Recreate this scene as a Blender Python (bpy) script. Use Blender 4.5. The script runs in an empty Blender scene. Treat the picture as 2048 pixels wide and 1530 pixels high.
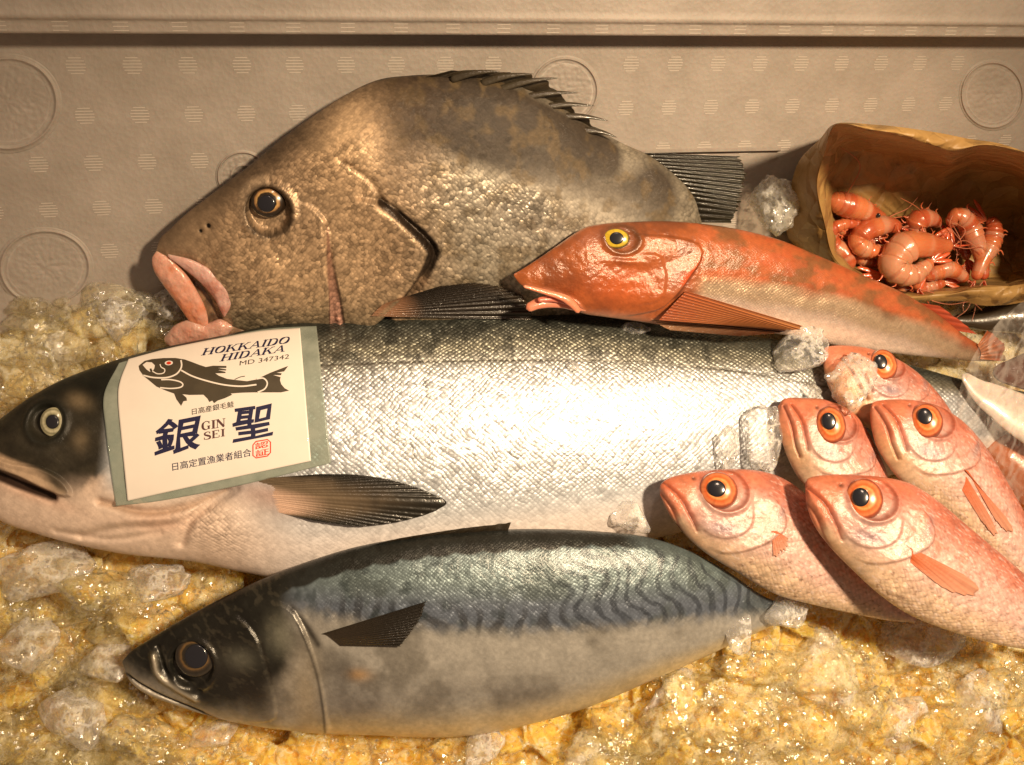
import bpy, bmesh, math, random
import numpy as np
from mathutils import Vector, Matrix
from mathutils.bvhtree import BVHTree
from mathutils.geometry import tessellate_polygon
random.seed(7)
SC = bpy.context.scene
COL = SC.collection
A = np.array
# ------------------------------------------------------------------ camera
F = 1900.0                       # focal length in photo pixels (photo is 2048 x 1530)
NB = A([0.16, 0.16, 0.97]); NB = NB / np.linalg.norm(NB)     # normal of the ice bed as the camera sees it
XC = A([1, 0, 0]) - NB[0] * NB; XC /= np.linalg.norm(XC)
YC = np.cross(NB, XC)
B3 = np.stack([XC, YC, NB])      # camera frame -> world
def cray(px, py):
    px = np.asarray(px, float); py = np.asarray(py, float)
    return np.stack([(px - 1024) / F, (765 - py) / F, -np.ones_like(px)], -1)
ANCH = cray(300, 690) * 0.60
CAMH = -(B3 @ ANCH)[2]
CAM = A([0, 0, CAMH])
cd = bpy.data.cameras.new('camera'); cam = bpy.data.objects.new('camera', cd); COL.objects.link(cam)
cd.sensor_width = 36; cd.lens = 36 * F / 2048; cd.clip_start = 0.01; cd.clip_end = 50
M = Matrix.Identity(4)
for i in range(3):
    for j in range(3): M[i][j] = B3[i, j]
M[2][3] = CAMH
cam.matrix_world = M
SC.camera = cam
def Q(px, py, d):                # world point at camera depth d
    return (cray(px, py) * np.asarray(d, float)[..., None]) @ B3.T + CAM
# ------------------------------------------------------------------ world + lights
SC.view_settings.view_transform = 'Standard'
SC.view_settings.look = 'None'; SC.view_settings.exposure = 0; SC.view_settings.gamma = 1
SC.view_settings.use_curve_mapping = False
W = bpy.data.worlds.new('World'); SC.world = W; W.use_nodes = True
W.node_tree.nodes['Background'].inputs[0].default_value = (1.0, 0.66, 0.42, 1)
W.node_tree.nodes['Background'].inputs[1].default_value = 0.20
SC.cycles.use_denoising = True
SC.cycles.max_bounces = 12; SC.cycles.transparent_max_bounces = 16; SC.cycles.transmission_bounces = 8
SC.cycles.diffuse_bounces = 4; SC.cycles.sample_clamp_indirect = 4
SC.cycles.caustics_reflective = False; SC.cycles.caustics_refractive = False
def look(o, tgt):
    d = Vector(tgt) - o.location
    o.rotation_euler = d.to_track_quat('-Z', 'Y').to_euler()
def spot(name, loc, tgt, power, size, blend, rad, col):
    l = bpy.data.lights.new(name, 'SPOT'); l.energy = power; l.spot_size = math.radians(size); l.spot_blend = blend
    l.shadow_soft_size = rad; l.color = col
    o = bpy.data.objects.new(name, l); COL.objects.link(o); o.location = loc; look(o, tgt); return o
tg = Q(1180, 1040, 0.62)
spot('display_lamp', tuple(CAM + B3 @ A([0.48, 0.18, 0.20])), tuple(tg), 56, 68, 1.0, 0.04, (1.0, 0.75, 0.48))
tg2 = Q(900, 500, 0.62)
spot('rim_fill_lamp', tuple(CAM + B3 @ A([0.25, 0.95, 0.75])), tuple(tg2), 11, 70, 1.0, 0.10, (1.0, 0.73, 0.53))  # unseen fill lamp, added to brighten the foam rim

# ------------------------------------------------------------------ numeric helpers
def srgb(*c):
    c = np.asarray(c, float) / 255
    return np.where(c <= 0.04045, c / 12.92, ((c + 0.055) / 1.055) ** 2.4)
def sm(a, b, x):
    t = np.clip((x - a) / (b - a), 0, 1); return t * t * (3 - 2 * t)
def mix(a, b, m):
    m = np.asarray(m)[..., None]; return a * (1 - m) + b * m
def hsh(ix, iy, seed):
    v = np.sin(ix * 127.1 + iy * 311.7 + seed * 74.7) * 43758.5453
    return v - np.floor(v)
def vn(x, y, seed=0):
    ix = np.floor(x); iy = np.floor(y); fx = x - ix; fy = y - iy
    fx = fx * fx * (3 - 2 * fx); fy = fy * fy * (3 - 2 * fy)
    a = hsh(ix, iy, seed); b = hsh(ix + 1, iy, seed); c = hsh(ix, iy + 1, seed); d = hsh(ix + 1, iy + 1, seed)
    return (a * (1 - fx) + b * fx) * (1 - fy) + (c * (1 - fx) + d * fx) * fy
def fbm(x, y, s, seed=0, o=4):
    r = 0; a = 0.5; x = x / s; y = y / s; tot = 0
    for k in range(o):
        r = r + a * vn(x + 17.3 * k, y - 9.1 * k, seed + k); tot += a; a *= 0.5; x = x * 2.03; y = y * 2.03
    return r / tot
def worley(x, y, s, seed=0):
    x = x / s; y = y / s; ix = np.floor(x); iy = np.floor(y)
    f1 = np.full(x.shape, 9.); f2 = f1.copy(); idx = np.zeros(x.shape); ex = f1 * 0; ey = f1 * 0
    for dx in (-1, 0, 1):
        for dy in (-1, 0, 1):
            cx = ix + dx; cy = iy + dy
            qx = cx + hsh(cx, cy, seed); qy = cy + hsh(cx, cy, seed + 5)
            d = np.hypot(x - qx, y - qy); h = hsh(cx, cy, seed + 9)
            n = d < f1
            f2 = np.where(n, f1, np.minimum(f2, d)); idx = np.where(n, h, idx)
            ex = np.where(n, x - qx, ex); ey = np.where(n, y - qy, ey); f1 = np.where(n, d, f1)
    return f1, f2, idx, ex, ey
def cr(pts, n, closed=False):    # Catmull-Rom through pts, n samples equally spaced
    p = A(pts, float)
    if closed: q = np.vstack([p[-1], p, p[0], p[1]])
    else: q = np.vstack([2 * p[0] - p[1], p, 2 * p[-1] - p[-2]])
    out = []
    for i in range(1, len(q) - 2):
        t = np.linspace(0, 1, 24, endpoint=False)[:, None]
        a, b, c, d = q[i - 1], q[i], q[i + 1], q[i + 2]
        out.append(0.5 * (2 * b + (c - a) * t + (2 * a - 5 * b + 4 * c - d) * t ** 2 + (3 * b - a - 3 * c + d) * t ** 3))
    out = np.vstack(out + [q[-2][None]])
    s = np.r_[0, np.cumsum(np.linalg.norm(np.diff(out[:, :2], axis=0), axis=1))]
    u = np.linspace(0, s[-1], n) if np.isscalar(n) else np.asarray(n) * s[-1]
    return np.stack([np.interp(u, s, out[:, k]) for k in range(out.shape[1])], 1)
def pl(x, y, pts, smooth=True):  # distance to a polyline and parameter along it
    p = cr(pts, 4 * len(pts)) if smooth and len(pts) > 2 else A(pts, float)
    best = np.full(x.shape, 1e9); par = np.zeros(x.shape); n = len(p) - 1
    for i in range(n):
        a = p[i]; d = p[i + 1] - a; L = d @ d + 1e-9
        t = np.clip(((x - a[0]) * d[0] + (y - a[1]) * d[1]) / L, 0, 1)
        q = np.hypot(x - a[0] - t * d[0], y - a[1] - t * d[1])
        m = q < best; best = np.where(m, q, best); par = np.where(m, (i + t) / n, par)
    return best, par
def sd(x, y, pts, smooth=True):  # signed distance to a closed outline, negative inside
    p = cr(pts, 5 * len(pts), True) if smooth else np.vstack([A(pts, float), A(pts[0], float)])
    ins = np.zeros(x.shape, bool); best = np.full(x.shape, 1e9)
    for i in range(len(p) - 1):
        a = p[i]; b = p[i + 1]; d = b - a; L = d @ d + 1e-9
        t = np.clip(((x - a[0]) * d[0] + (y - a[1]) * d[1]) / L, 0, 1)
        best = np.minimum(best, np.hypot(x - a[0] - t * d[0], y - a[1] - t * d[1]))
        c = (a[1] > y) != (b[1] > y)
        xx = a[0] + (y - a[1]) * d[0] / (d[1] if abs(d[1]) > 1e-9 else 1e-9)
        ins ^= c & (x < xx)
    return np.where(ins, -best, best)
def lip(s, amp, edge=4, decay=90): return amp * sm(-edge, edge, -s) * np.exp(-np.maximum(-s, 0) / decay)
def lipc(x, y, poly, n, amp, edge=4, decay=50):
    """raised flap: poly outline whose first n points are the free edge; it fades away from that edge"""
    return amp * sm(-edge, edge, -sd(x, y, poly)) * np.exp(-(pl(x, y, poly[:n])[0] / decay) ** 2)
def blob(x, y, cx, cy, rx, ry=None, rot=0):
    ry = ry or rx; c, s = math.cos(math.radians(rot)), math.sin(math.radians(rot))
    u = (x - cx) * c + (y - cy) * s; v = -(x - cx) * s + (y - cy) * c
    return np.exp(-(u / rx) ** 2 - (v / ry) ** 2)

# ------------------------------------------------------------------ objects
def put(name, me, mat=None, parent=None):
    o = bpy.data.objects.new(name, me); COL.objects.link(o)
    if mat: me.materials.append(mat)
    if parent:
        o.parent = parent; o.matrix_parent_inverse = Matrix.Translation(-parent.location)
    return o
def mesh(verts, faces, name='mesh', col=None, aux=None, uv=None, smooth=True):
    me = bpy.data.meshes.new(name)
    verts = np.asarray(verts, float)
    if isinstance(faces, np.ndarray):
        k = faces.shape[1]; me.vertices.add(len(verts)); me.vertices.foreach_set('co', verts.ravel())
        me.loops.add(faces.size); me.loops.foreach_set('vertex_index', faces.ravel().astype(np.int32))
        me.polygons.add(len(faces)); me.polygons.foreach_set('loop_start', np.arange(0, faces.size, k, dtype=np.int32))
        me.update(calc_edges=True)
    else: me.from_pydata([tuple(v) for v in verts], [], [list(f) for f in faces])
    me.polygons.foreach_set('use_smooth', [smooth] * len(me.polygons))
    def ca(nm, c):
        c = np.asarray(c, float)
        if c.ndim == 1: c = np.tile(c, (len(verts), 1))
        at = me.color_attributes.new(nm, 'FLOAT_COLOR', 'POINT')
        at.data.foreach_set('color', np.c_[c, np.ones(len(verts))].ravel())
    if col is not None: ca('Col', col)
    if aux is not None: ca('Mat', aux)
    if uv is not None:
        l = me.uv_layers.new(name='UVMap'); vi = np.zeros(len(me.loops), np.int32); me.loops.foreach_get('vertex_index', vi)
        l.data.foreach_set('uv', np.asarray(uv, float)[vi].ravel())
    me.validate(); me.update()
    return me
def gridf(nu, nv, wrap=False, off=0):
    i = np.arange(nu - 1)[:, None]; j = np.arange(nv if wrap else nv - 1)[None]
    j2 = (j + 1) % nv
    return np.stack([i * nv + j, i * nv + j2, (i + 1) * nv + j2, (i + 1) * nv + j], -1).reshape(-1, 4) + off
def tag(o, label=None, cat=None, group=None, kind=None):
    if label: o['label'] = label
    if cat: o['category'] = cat
    if group: o['group'] = group
    if kind: o['kind'] = kind
    return o
def empty(name, loc, label, cat, group=None):
    o = bpy.data.objects.new(name, None); COL.objects.link(o); o.location = tuple(loc); o.empty_display_size = 0.01
    return tag(o, label, cat, group)
class Plane:
    def __init__(s, *q):          # three (px, py, camera depth)
        p = [Q(a, b, c) for a, b, c in q]; s.o = p[0]
        n = np.cross(p[1] - p[0], p[2] - p[0]); n /= np.linalg.norm(n)
        s.n = n if n @ (CAM - s.o) > 0 else -n
    def at(s, px, py, h=0.0):
        r = cray(px, py) @ B3.T
        t = ((s.o - CAM) @ s.n + np.asarray(h, float)) / (r @ s.n)
        return CAM + r * t[..., None]
    def depth(s, px, py):
        r = cray(px, py) @ B3.T; return ((s.o - CAM) @ s.n) / (r @ s.n)
class CP(Plane):                  # plane through a point with a normal
    def __init__(s, o, n): s.o = o; s.n = n / np.linalg.norm(n)
def bvh(*objs):
    vs = []; fs = []; k = 0
    for o in objs:
        me = o.data; n = len(me.vertices); a = np.zeros(n * 3); me.vertices.foreach_get('co', a)
        vs += [Vector(v) for v in a.reshape(-1, 3)]
        fs += [tuple(i + k for i in p.vertices) for p in me.polygons]; k += n
    return BVHTree.FromPolygons(vs, fs)
def hit(tree, px, py):            # camera depth of the surface seen at a photo pixel
    d = B3 @ cray(px, py); L = np.linalg.norm(d)
    h = tree.ray_cast(Vector(CAM), Vector(d / L))
    return h[3] / L if h[0] is not None else None
def hitn(tree, px, py):
    d = B3 @ cray(px, py); L = np.linalg.norm(d); h = tree.ray_cast(Vector(CAM), Vector(d / L))
    return (h[3] / L, A(h[1])) if h[0] is not None else (None, None)

# ------------------------------------------------------------------ materials
class N:
    def __init__(s, name):
        s.m = bpy.data.materials.new(name); s.m.use_nodes = True; s.t = s.m.node_tree; s.t.nodes.clear()
        s.out = s.n('ShaderNodeOutputMaterial')
    def n(s, ty, **k):
        x = s.t.nodes.new(ty)
        for a, b in k.items(): setattr(x, a, b)
        return x
    def l(s, a, b): s.t.links.new(a, b)
    def v(s, sock, val):
        if hasattr(val, 'is_output'): s.l(val, sock)
        else: sock.default_value = val
    def math(s, op, a, b=0.0, c=None):
        x = s.n('ShaderNodeMath', operation=op); s.v(x.inputs[0], a); s.v(x.inputs[1], b)
        if c is not None: s.v(x.inputs[2], c)
        return x.outputs[0]
    def vm(s, op, a, b=None, sc=None):
        x = s.n('ShaderNodeVectorMath', operation=op); s.v(x.inputs[0], a)
        if b is not None: s.v(x.inputs[1], b)
        if sc is not None: s.v(x.inputs['Scale'], sc)
        return x.outputs[0]
    def mixc(s, f, a, b, bt='MIX'):
        x = s.n('ShaderNodeMix', data_type='RGBA', blend_type=bt); s.v(x.inputs[0], f); s.v(x.inputs[6], a); s.v(x.inputs[7], b)
        return x.outputs[2]
    def noise(s, vec, scale, det=3, rough=0.6, out='Fac'):
        x = s.n('ShaderNodeTexNoise'); s.v(x.inputs['Vector'], vec); x.inputs['Scale'].default_value = scale
        x.inputs['Detail'].default_value = det; x.inputs['Roughness'].default_value = rough; return x.outputs[out]
    def ramp(s, f, *st):
        x = s.n('ShaderNodeValToRGB'); e = x.color_ramp.elements
        while len(e) < len(st): e.new(0.5)
        for i, (p, c) in enumerate(st): e[i].position = p; e[i].color = (*c, 1) if len(c) == 3 else c
        s.l(f, x.inputs[0]); return x.outputs[0]
    def bump(s, h, st, dist, nrm=None):
        x = s.n('ShaderNodeBump'); s.v(x.inputs['Strength'], st); x.inputs['Distance'].default_value = dist
        s.l(h, x.inputs['Height'])
        if nrm is not None: s.l(nrm, x.inputs['Normal'])
        return x.outputs[0]
    def pr(s, **k):
        x = s.n('ShaderNodeBsdfPrincipled')
        for a, b in k.items(): s.v(x.inputs[a.replace('_', ' ')], b)
        return x
    def end(s, sh): s.l(sh, s.out.inputs[0]); return s.m
def skin_mat(name, sx, sy, spark, bumpd, coat=0.5, sss=0.0, grain=0.25, rot=45, coatb=0.45, vary=0.5, rnd=0.25, sssc=(1, .4, .25)):
    m = N(name)
    col = m.n('ShaderNodeAttribute', attribute_name='Col').outputs['Color']
    aux = m.n('ShaderNodeSeparateColor'); m.l(m.n('ShaderNodeAttribute', attribute_name='Mat').outputs['Color'], aux.inputs[0])
    met, rg, scl = aux.outputs
    uv = m.n('ShaderNodeTexCoord').outputs['UV']; ob = m.n('ShaderNodeTexCoord').outputs['Object']
    wob = m.vm('SCALE', m.vm('SUBTRACT', m.noise(uv, 1.2, 2, out='Color'), (0.5, 0.5, 0.5)), sc=0.25)
    mp = m.n('ShaderNodeMapping'); m.l(m.vm('ADD', uv, wob), mp.inputs[0]); mp.inputs['Scale'].default_value = (sx, sy, 1)
    mp2 = m.n('ShaderNodeMapping'); m.l(mp.outputs[0], mp2.inputs[0]); mp2.inputs['Rotation'].default_value = (0, 0, math.radians(rot))
    vo = m.n('ShaderNodeTexVoronoi', voronoi_dimensions='2D'); m.l(mp2.outputs[0], vo.inputs['Vector'])
    vo.inputs['Scale'].default_value = 1; vo.inputs['Randomness'].default_value = rnd
    cell = vo.outputs['Color']; d = vo.outputs['Distance']
    sepc = m.n('ShaderNodeSeparateColor'); m.l(cell, sepc.inputs[0])
    nrm = m.n('ShaderNodeNewGeometry').outputs['Normal']
    jit = m.vm('SCALE', m.vm('SUBTRACT', cell, (0.5, 0.5, 0.5)), sc=m.math('MULTIPLY', scl, spark))
    n1 = m.vm('NORMALIZE', m.vm('ADD', nrm, jit))
    fine = m.noise(ob, 900, 3, 0.7)
    b1 = m.bump(m.math('MULTIPLY', d, -1), m.math('MULTIPLY', scl, 1.0), bumpd, n1)
    b2 = m.bump(fine, grain, 0.0008, b1)
    # albedo: per scale tone and darker edge where one scale ends
    k = m.math('MULTIPLY', m.math('SUBTRACT', sepc.outputs[0], 0.5), vary)
    k = m.math('SUBTRACT', k, m.math('MULTIPLY', m.math('SUBTRACT', d, 0.35), 0.55))
    k = m.math('MULTIPLY_ADD', k, scl, 1.0)
    k2 = m.math('MULTIPLY_ADD', m.noise(ob, 260, 5, 0.7), 0.5, 0.75)
    c2 = m.vm('SCALE', col, sc=m.math('MULTIPLY', k, k2))
    cn = m.bump(m.noise(ob, 420, 4, 0.7), coatb, 0.0018)
    p = m.pr(Base_Color=c2, Metallic=met, Roughness=rg, Normal=b2, Coat_Weight=coat, Coat_Roughness=0.16, Coat_Normal=cn, Specular_IOR_Level=0.3)
    if sss:
        p.inputs['Subsurface Weight'].default_value = sss; p.inputs['Subsurface Scale'].default_value = 0.004
        p.inputs['Subsurface Radius'].default_value = sssc
    return m.end(p.outputs[0])
def simple(name, c, rough=0.4, met=0, coat=0, bump=0, bs=300, sss=0, vcol=False, spec=0.5, bd=0.001, vary=0.3):
    m = N(name); ob = m.n('ShaderNodeTexCoord').outputs['Object']
    base = m.n('ShaderNodeAttribute', attribute_name='Col').outputs['Color'] if vcol else m.ramp(m.noise(ob, 60, 4), (0.25, tuple(A(c) * (1 - vary))), (0.75, tuple(np.minimum(A(c) * (1 + vary), 1))))
    p = m.pr(Base_Color=base, Roughness=rough, Metallic=met, Coat_Weight=coat, Coat_Roughness=0.05, Specular_IOR_Level=spec)
    if bump:
        b = m.bump(m.noise(ob, bs, 4), bump, bd); m.l(b, p.inputs['Normal']); m.l(b, p.inputs['Coat Normal'])
    if sss: p.inputs['Subsurface Weight'].default_value = sss; p.inputs['Subsurface Scale'].default_value = 0.006
    return m.end(p.outputs[0])
def ice_mat(name, tint, frost, c0, c1, bump=0.35, nz=0.35, sc=38, gloss=1.0, rad=0.008, amber=None, smooth=0.5, wsp=0.2, gls=0.25):
    """c0: share of frosted ice face on, c1: more of it where the surface turns away, nz: patchiness, wsp: white cracks, gls: refraction"""
    m = N(name); ob = m.n('ShaderNodeTexCoord').outputs['Object']
    n1 = m.noise(ob, sc, 6, 0.7); nb0 = m.bump(m.noise(ob, 110, 5, 0.6), bump, 0.008)
    nb = m.bump(m.noise(ob, 520, 3, 0.7), smooth, 0.0016, nb0)
    fc = (*frost, 1)
    if amber: sx_ = m.n('ShaderNodeSeparateXYZ'); m.l(m.n('ShaderNodeNewGeometry').outputs['Position'], sx_.inputs[0]); k_ = m.math('ADD', m.noise(ob, 30, 5, 0.65), m.math('MULTIPLY', m.math('ADD', sx_.outputs[1], 0.05), -1.2)); fc = m.mixc(m.ramp(k_, (0.30, (0, 0, 0)), (0.58, (1, 1, 1))), fc, (*amber, 1))
    wisp = m.ramp(m.math('ABSOLUTE', m.math('SUBTRACT', m.noise(ob, 55, 4, 0.6), 0.5)), (0.0, (1, 1, 1)), (0.05, (0, 0, 0)))
    fc = m.mixc(m.math('MULTIPLY', wisp, 0.7), fc, (0.96, 0.86, 0.64, 1) if amber else (0.96, 0.92, 0.87, 1))
    a = m.pr(Base_Color=fc, Roughness=0.35, Subsurface_Weight=1.0, Subsurface_Scale=rad, Normal=nb, Specular_IOR_Level=0.2)
    a.inputs['Subsurface Radius'].default_value = (1, .95, .8)
    tr = m.n('ShaderNodeBsdfTransparent'); tr.inputs[0].default_value = (*tint, 1)
    lw = m.n('ShaderNodeLayerWeight'); lw.inputs[0].default_value = 0.5; m.l(nb0, lw.inputs['Normal'])
    f = m.math('MULTIPLY_ADD', m.math('POWER', lw.outputs[1], 2.5), c1, c0); f = m.math('MULTIPLY_ADD', wisp, wsp, f)
    f = m.math('MULTIPLY_ADD', m.math('SUBTRACT', n1, 0.5), nz, f); f = m.math('MAXIMUM', m.math('MINIMUM', f, 0.98), 0.02)
    front = m.math('SUBTRACT', 1.0, m.n('ShaderNodeNewGeometry').outputs['Backfacing']); f = m.math('MULTIPLY', f, m.math('MULTIPLY_ADD', front, 0.85, 0.15))
    b = m.n('ShaderNodeMixShader'); m.l(f, b.inputs[0]); g0 = m.n('ShaderNodeBsdfGlass'); g0.inputs['IOR'].default_value = 1.25; g0.inputs['Roughness'].default_value = 0.03; g0.inputs[0].default_value = (*tint, 1); m.l(nb0, g0.inputs['Normal'])
    cx = m.n('ShaderNodeMixShader'); m.l(m.math('MULTIPLY', front, gls), cx.inputs[0]); m.l(tr.outputs[0], cx.inputs[1]); m.l(g0.outputs[0], cx.inputs[2])
    m.l(cx.outputs[0], b.inputs[1]); m.l(a.outputs[0], b.inputs[2])
    fr = m.n('ShaderNodeFresnel'); fr.inputs[0].default_value = 1.35; m.l(nb, fr.inputs['Normal'])
    vo = m.n('ShaderNodeTexVoronoi'); m.l(ob, vo.inputs['Vector']); vo.inputs['Scale'].default_value = 560
    jn = m.vm('NORMALIZE', m.vm('ADD', nb, m.vm('SCALE', m.vm('SUBTRACT', vo.outputs['Color'], (0.5, 0.5, 0.5)), sc=0.9)))
    gs = m.n('ShaderNodeBsdfGlossy'); gs.inputs['Roughness'].default_value = 0.2; m.l(jn, gs.inputs['Normal'])
    e = m.n('ShaderNodeMixShader'); vs_ = m.n('ShaderNodeSeparateColor'); m.l(vo.outputs['Color'], vs_.inputs[0]); spk = m.math('MULTIPLY', m.math('GREATER_THAN', m.math('ADD', vs_.outputs[2], m.math('MULTIPLY', m.math('SUBTRACT', m.noise(ob, 45, 3), 0.5), 0.9)), 0.93), 0.5)
    m.l(m.math('MULTIPLY', m.math('ADD', m.math('MULTIPLY', fr.outputs[0], gloss), spk), front), e.inputs[0]); m.l(b.outputs[0], e.inputs[1]); m.l(gs.outputs[0], e.inputs[2])
    return m.end(e.outputs[0])

# ------------------------------------------------------------------ the setting: bed and foam panel
BED = CP(A([0., 0, 0]), A([0., 0, 1]))
PU = A([0.1039478 / 1.9, 0.00826159 / 1.9, -0.01249446]); PV = A([-0.00562941 / 1.9, -0.08524763 / 1.9, -0.02796505])
pn = np.cross(PU, PV); pn /= np.linalg.norm(pn); pn = pn if pn[2] > 0 else -pn
pu = PU / np.linalg.norm(PU); pv = -np.cross(pu, pn); pv = pv if pv[1] > 0 else -pv     # pv points up the panel
POFF = 0.012
PO = B3 @ (cray(300, 640) * 0.60) + CAM
pu, pv, pn = B3 @ pu, B3 @ pv, B3 @ pn
PANEL = CP(PO, pn)
def supp(px, py, off): return float(min(PANEL.depth(px, py), BED.depth(px, py)) - off)
def puv(px, py):
    p = PANEL.at(px, py) - PO; return p @ pu, p @ pv
foam = N('foam')
ob = foam.n('ShaderNodeTexCoord').outputs['Object']
vo = foam.n('ShaderNodeTexVoronoi'); foam.l(ob, vo.inputs['Vector']); vo.inputs['Scale'].default_value = 330
fb = foam.bump(foam.noise(ob, 700, 3), 0.25, 0.0006, foam.bump(vo.outputs['Distance'], 0.3, 0.0007))
dimmed_tone = foam.ramp(foam.noise(ob, 22, 6, 0.7), (0.3, (0.33, 0.288, 0.25)), (0.7, (0.44, 0.39, 0.35)))  # mottled tone; white foam darkened in colour to stand for dim light
FOAM = foam.end(foam.pr(Base_Color=dimmed_tone, Roughness=0.55, Normal=fb, Subsurface_Weight=0.15, Subsurface_Scale=0.004).outputs[0])

DASH = simple('lit_foam_dash', (0.60, 0.54, 0.48), 0.5, vary=0.05)  # same foam, coloured lighter for the light its raised bars catch
box = empty('foam_box', PO, 'white foam fish box wall with embossed discs, dashes and a raised rim', 'foam box')
def extrude_profile(name, prof, u0, u1, mat, nseg=60, parent=box):
    us = np.linspace(u0, u1, nseg); P_ = A(prof, float)
    v = PO + us[:, None, None] * pu + P_[None, :, 0, None] * pv + P_[None, :, 1, None] * pn
    return put(name, mesh(v.reshape(-1, 3), gridf(nseg, len(P_)), smooth=False), mat, parent)
def arc(c, r, a0, a1, n=8): return [(c[0] + r * math.cos(math.radians(a)), c[1] + r * math.sin(math.radians(a))) for a in np.linspace(a0, a1, n)]
RH = 0.022
def vat(px, py, h): return (PANEL.at(px, py, h) - PO) @ pv
v_low = puv(0, 668)[1]; v_band = vat(1024, 72, RH); v_t = vat(1024, 42, RH)
prof = [(v_low - 0.004, -0.05)] + arc((v_low + 0.004, -0.005), 0.008, 180, 90, 10) + [(v_low + 0.02, 0.0015), (v_low + 0.028, 0.0), (v_band, 0.0)]
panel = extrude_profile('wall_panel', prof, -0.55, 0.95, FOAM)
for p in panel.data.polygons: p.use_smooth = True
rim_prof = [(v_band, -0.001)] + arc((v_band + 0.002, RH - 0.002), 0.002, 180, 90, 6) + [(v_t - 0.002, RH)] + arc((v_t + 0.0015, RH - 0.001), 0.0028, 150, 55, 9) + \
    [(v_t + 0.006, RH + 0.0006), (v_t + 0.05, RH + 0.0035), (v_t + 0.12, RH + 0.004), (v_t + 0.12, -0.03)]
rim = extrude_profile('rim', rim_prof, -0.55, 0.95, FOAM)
for p in rim.data.polygons: p.use_smooth = True
# embossed dash discs on the lattice measured on the panel
bars_v, bars_f = [], []
def bar(c, L, w, h, nrm=0.0):
    k = len(bars_v)
    for s1 in (-1, 1):
        for s2 in (-1, 1):
            for s3 in (0, 1):
                bars_v.append(c + s1 * L * pu + s2 * w * (0.5 if s3 else 1) * pv + pn * (nrm - 0.0004 + s3 * h))
    for f in ((0, 1, 3, 2), (4, 6, 7, 5), (0, 4, 5, 1), (2, 3, 7, 6), (1, 5, 7, 3), (0, 2, 6, 4)): bars_f.append([i + k for i in f])
HM = A([[0.1039478, -0.00562941, -0.87248926], [0.00826159, -0.08524763, 0.63349315], [0.01249446, 0.02796505, 1.0]])
def lat(i, j):
    q = HM @ A([i, j, 1.0]); return q[0] / q[2] * 1000 + 1024, 765 - q[1] / q[2] * 1000
discs = [(15, 207, 100, 92), (90, 536, 90, 75), (485, 352, 50, 48), (1130, 182, 66, 66), (1985, 190, 62, 66)]
pitch = np.linalg.norm(PANEL.at(*lat(1, 0)) - PANEL.at(*lat(0, 0)))
for j in range(0, 7):
    for i in range(-4, 24):
        x, y = lat(i, j)
        if not (-60 < x < 2110 and y < 640): continue
        if any(((x - a) / (c + 12)) ** 2 + ((y - b) / (d + 12)) ** 2 < 1 for a, b, c, d in discs): continue
        c = PANEL.at(x, y); R = pitch * 0.175; c = c + pn * 0
        for k in range(6):
            t = (k - 2.5) / 2.9
            bar(c + pv * t * R * 0.95, R * math.sqrt(1 - t * t * 0.8), pitch * 0.013, 0.0006)
for i in range(-3, 26):
    x, y = lat(i, -0.95)
    c = PO + (PANEL.at(x, y) - PO) @ pu * pu + (v_band + v_t) / 2 * pv
    for k in range(3): bar(c + pv * (k - 1) * 0.0021 + pu * 0.0, pitch * 0.13, pitch * 0.010, 0.0005, RH)
put('dash_pattern', mesh(bars_v, bars_f, smooth=False), DASH, box)
for (x, y, rx, ry) in discs:      # embossed round bosses: groove ring, raised bead, pebbled centre
    rr = np.r_[0:0.84:22j, 0.84:1.12:26j]; th = np.linspace(0, 2 * math.pi, 121)[:-1]
    R_, T_ = np.meshgrid(rr, th, indexing='ij')
    X = x + rx * R_ * np.cos(T_); Y = y + ry * R_ * np.sin(T_)
    f1, f2, _, _, _ = worley(X, Y, 9, 3)
    h = 0.0004 + 0.0011 * np.exp(-((R_ - 0.98) / 0.035) ** 2) - 0.0008 * sm(0.95, 0.9, R_) * 0 + 0.0006 * sm(0.92, 0.85, R_) * (0.6 - f1)
    h = h * sm(1.12, 1.07, R_) - 0.0004 * sm(1.05, 1.12, R_)
    if rx == 50: h += 0.0014 * np.exp(-((R_ - 0.45) / 0.05) ** 2)
    put('round_boss', mesh(PANEL.at(X, Y, h).reshape(-1, 3), gridf(len(rr), len(th), True)), FOAM, box)
# lower ledge of the box seen behind the tail fin
def slab(name, quad, pla, h0, h1, mat, parent):
    q = A(quad, float); a = pla.at(q[:, 0], q[:, 1], h0); b = pla.at(q[:, 0], q[:, 1], h1)
    n = len(q); f = [list(range(n)), list(range(2 * n - 1, n - 1, -1))] + [[i, (i + 1) % n, n + (i + 1) % n, n + i] for i in range(n)]
    me = mesh(np.r_[a, b], f, smooth=False); bm = bmesh.new(); bm.from_mesh(me); bmesh.ops.recalc_face_normals(bm, faces=bm.faces); bm.to_mesh(me); bm.free()
    return put(name, me, mat, parent)
slab('ledge', [(1240, 300), (1562, 294), (1562, 301), (1240, 307)], PANEL, -0.002, 0.0045, FOAM, box)

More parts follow.
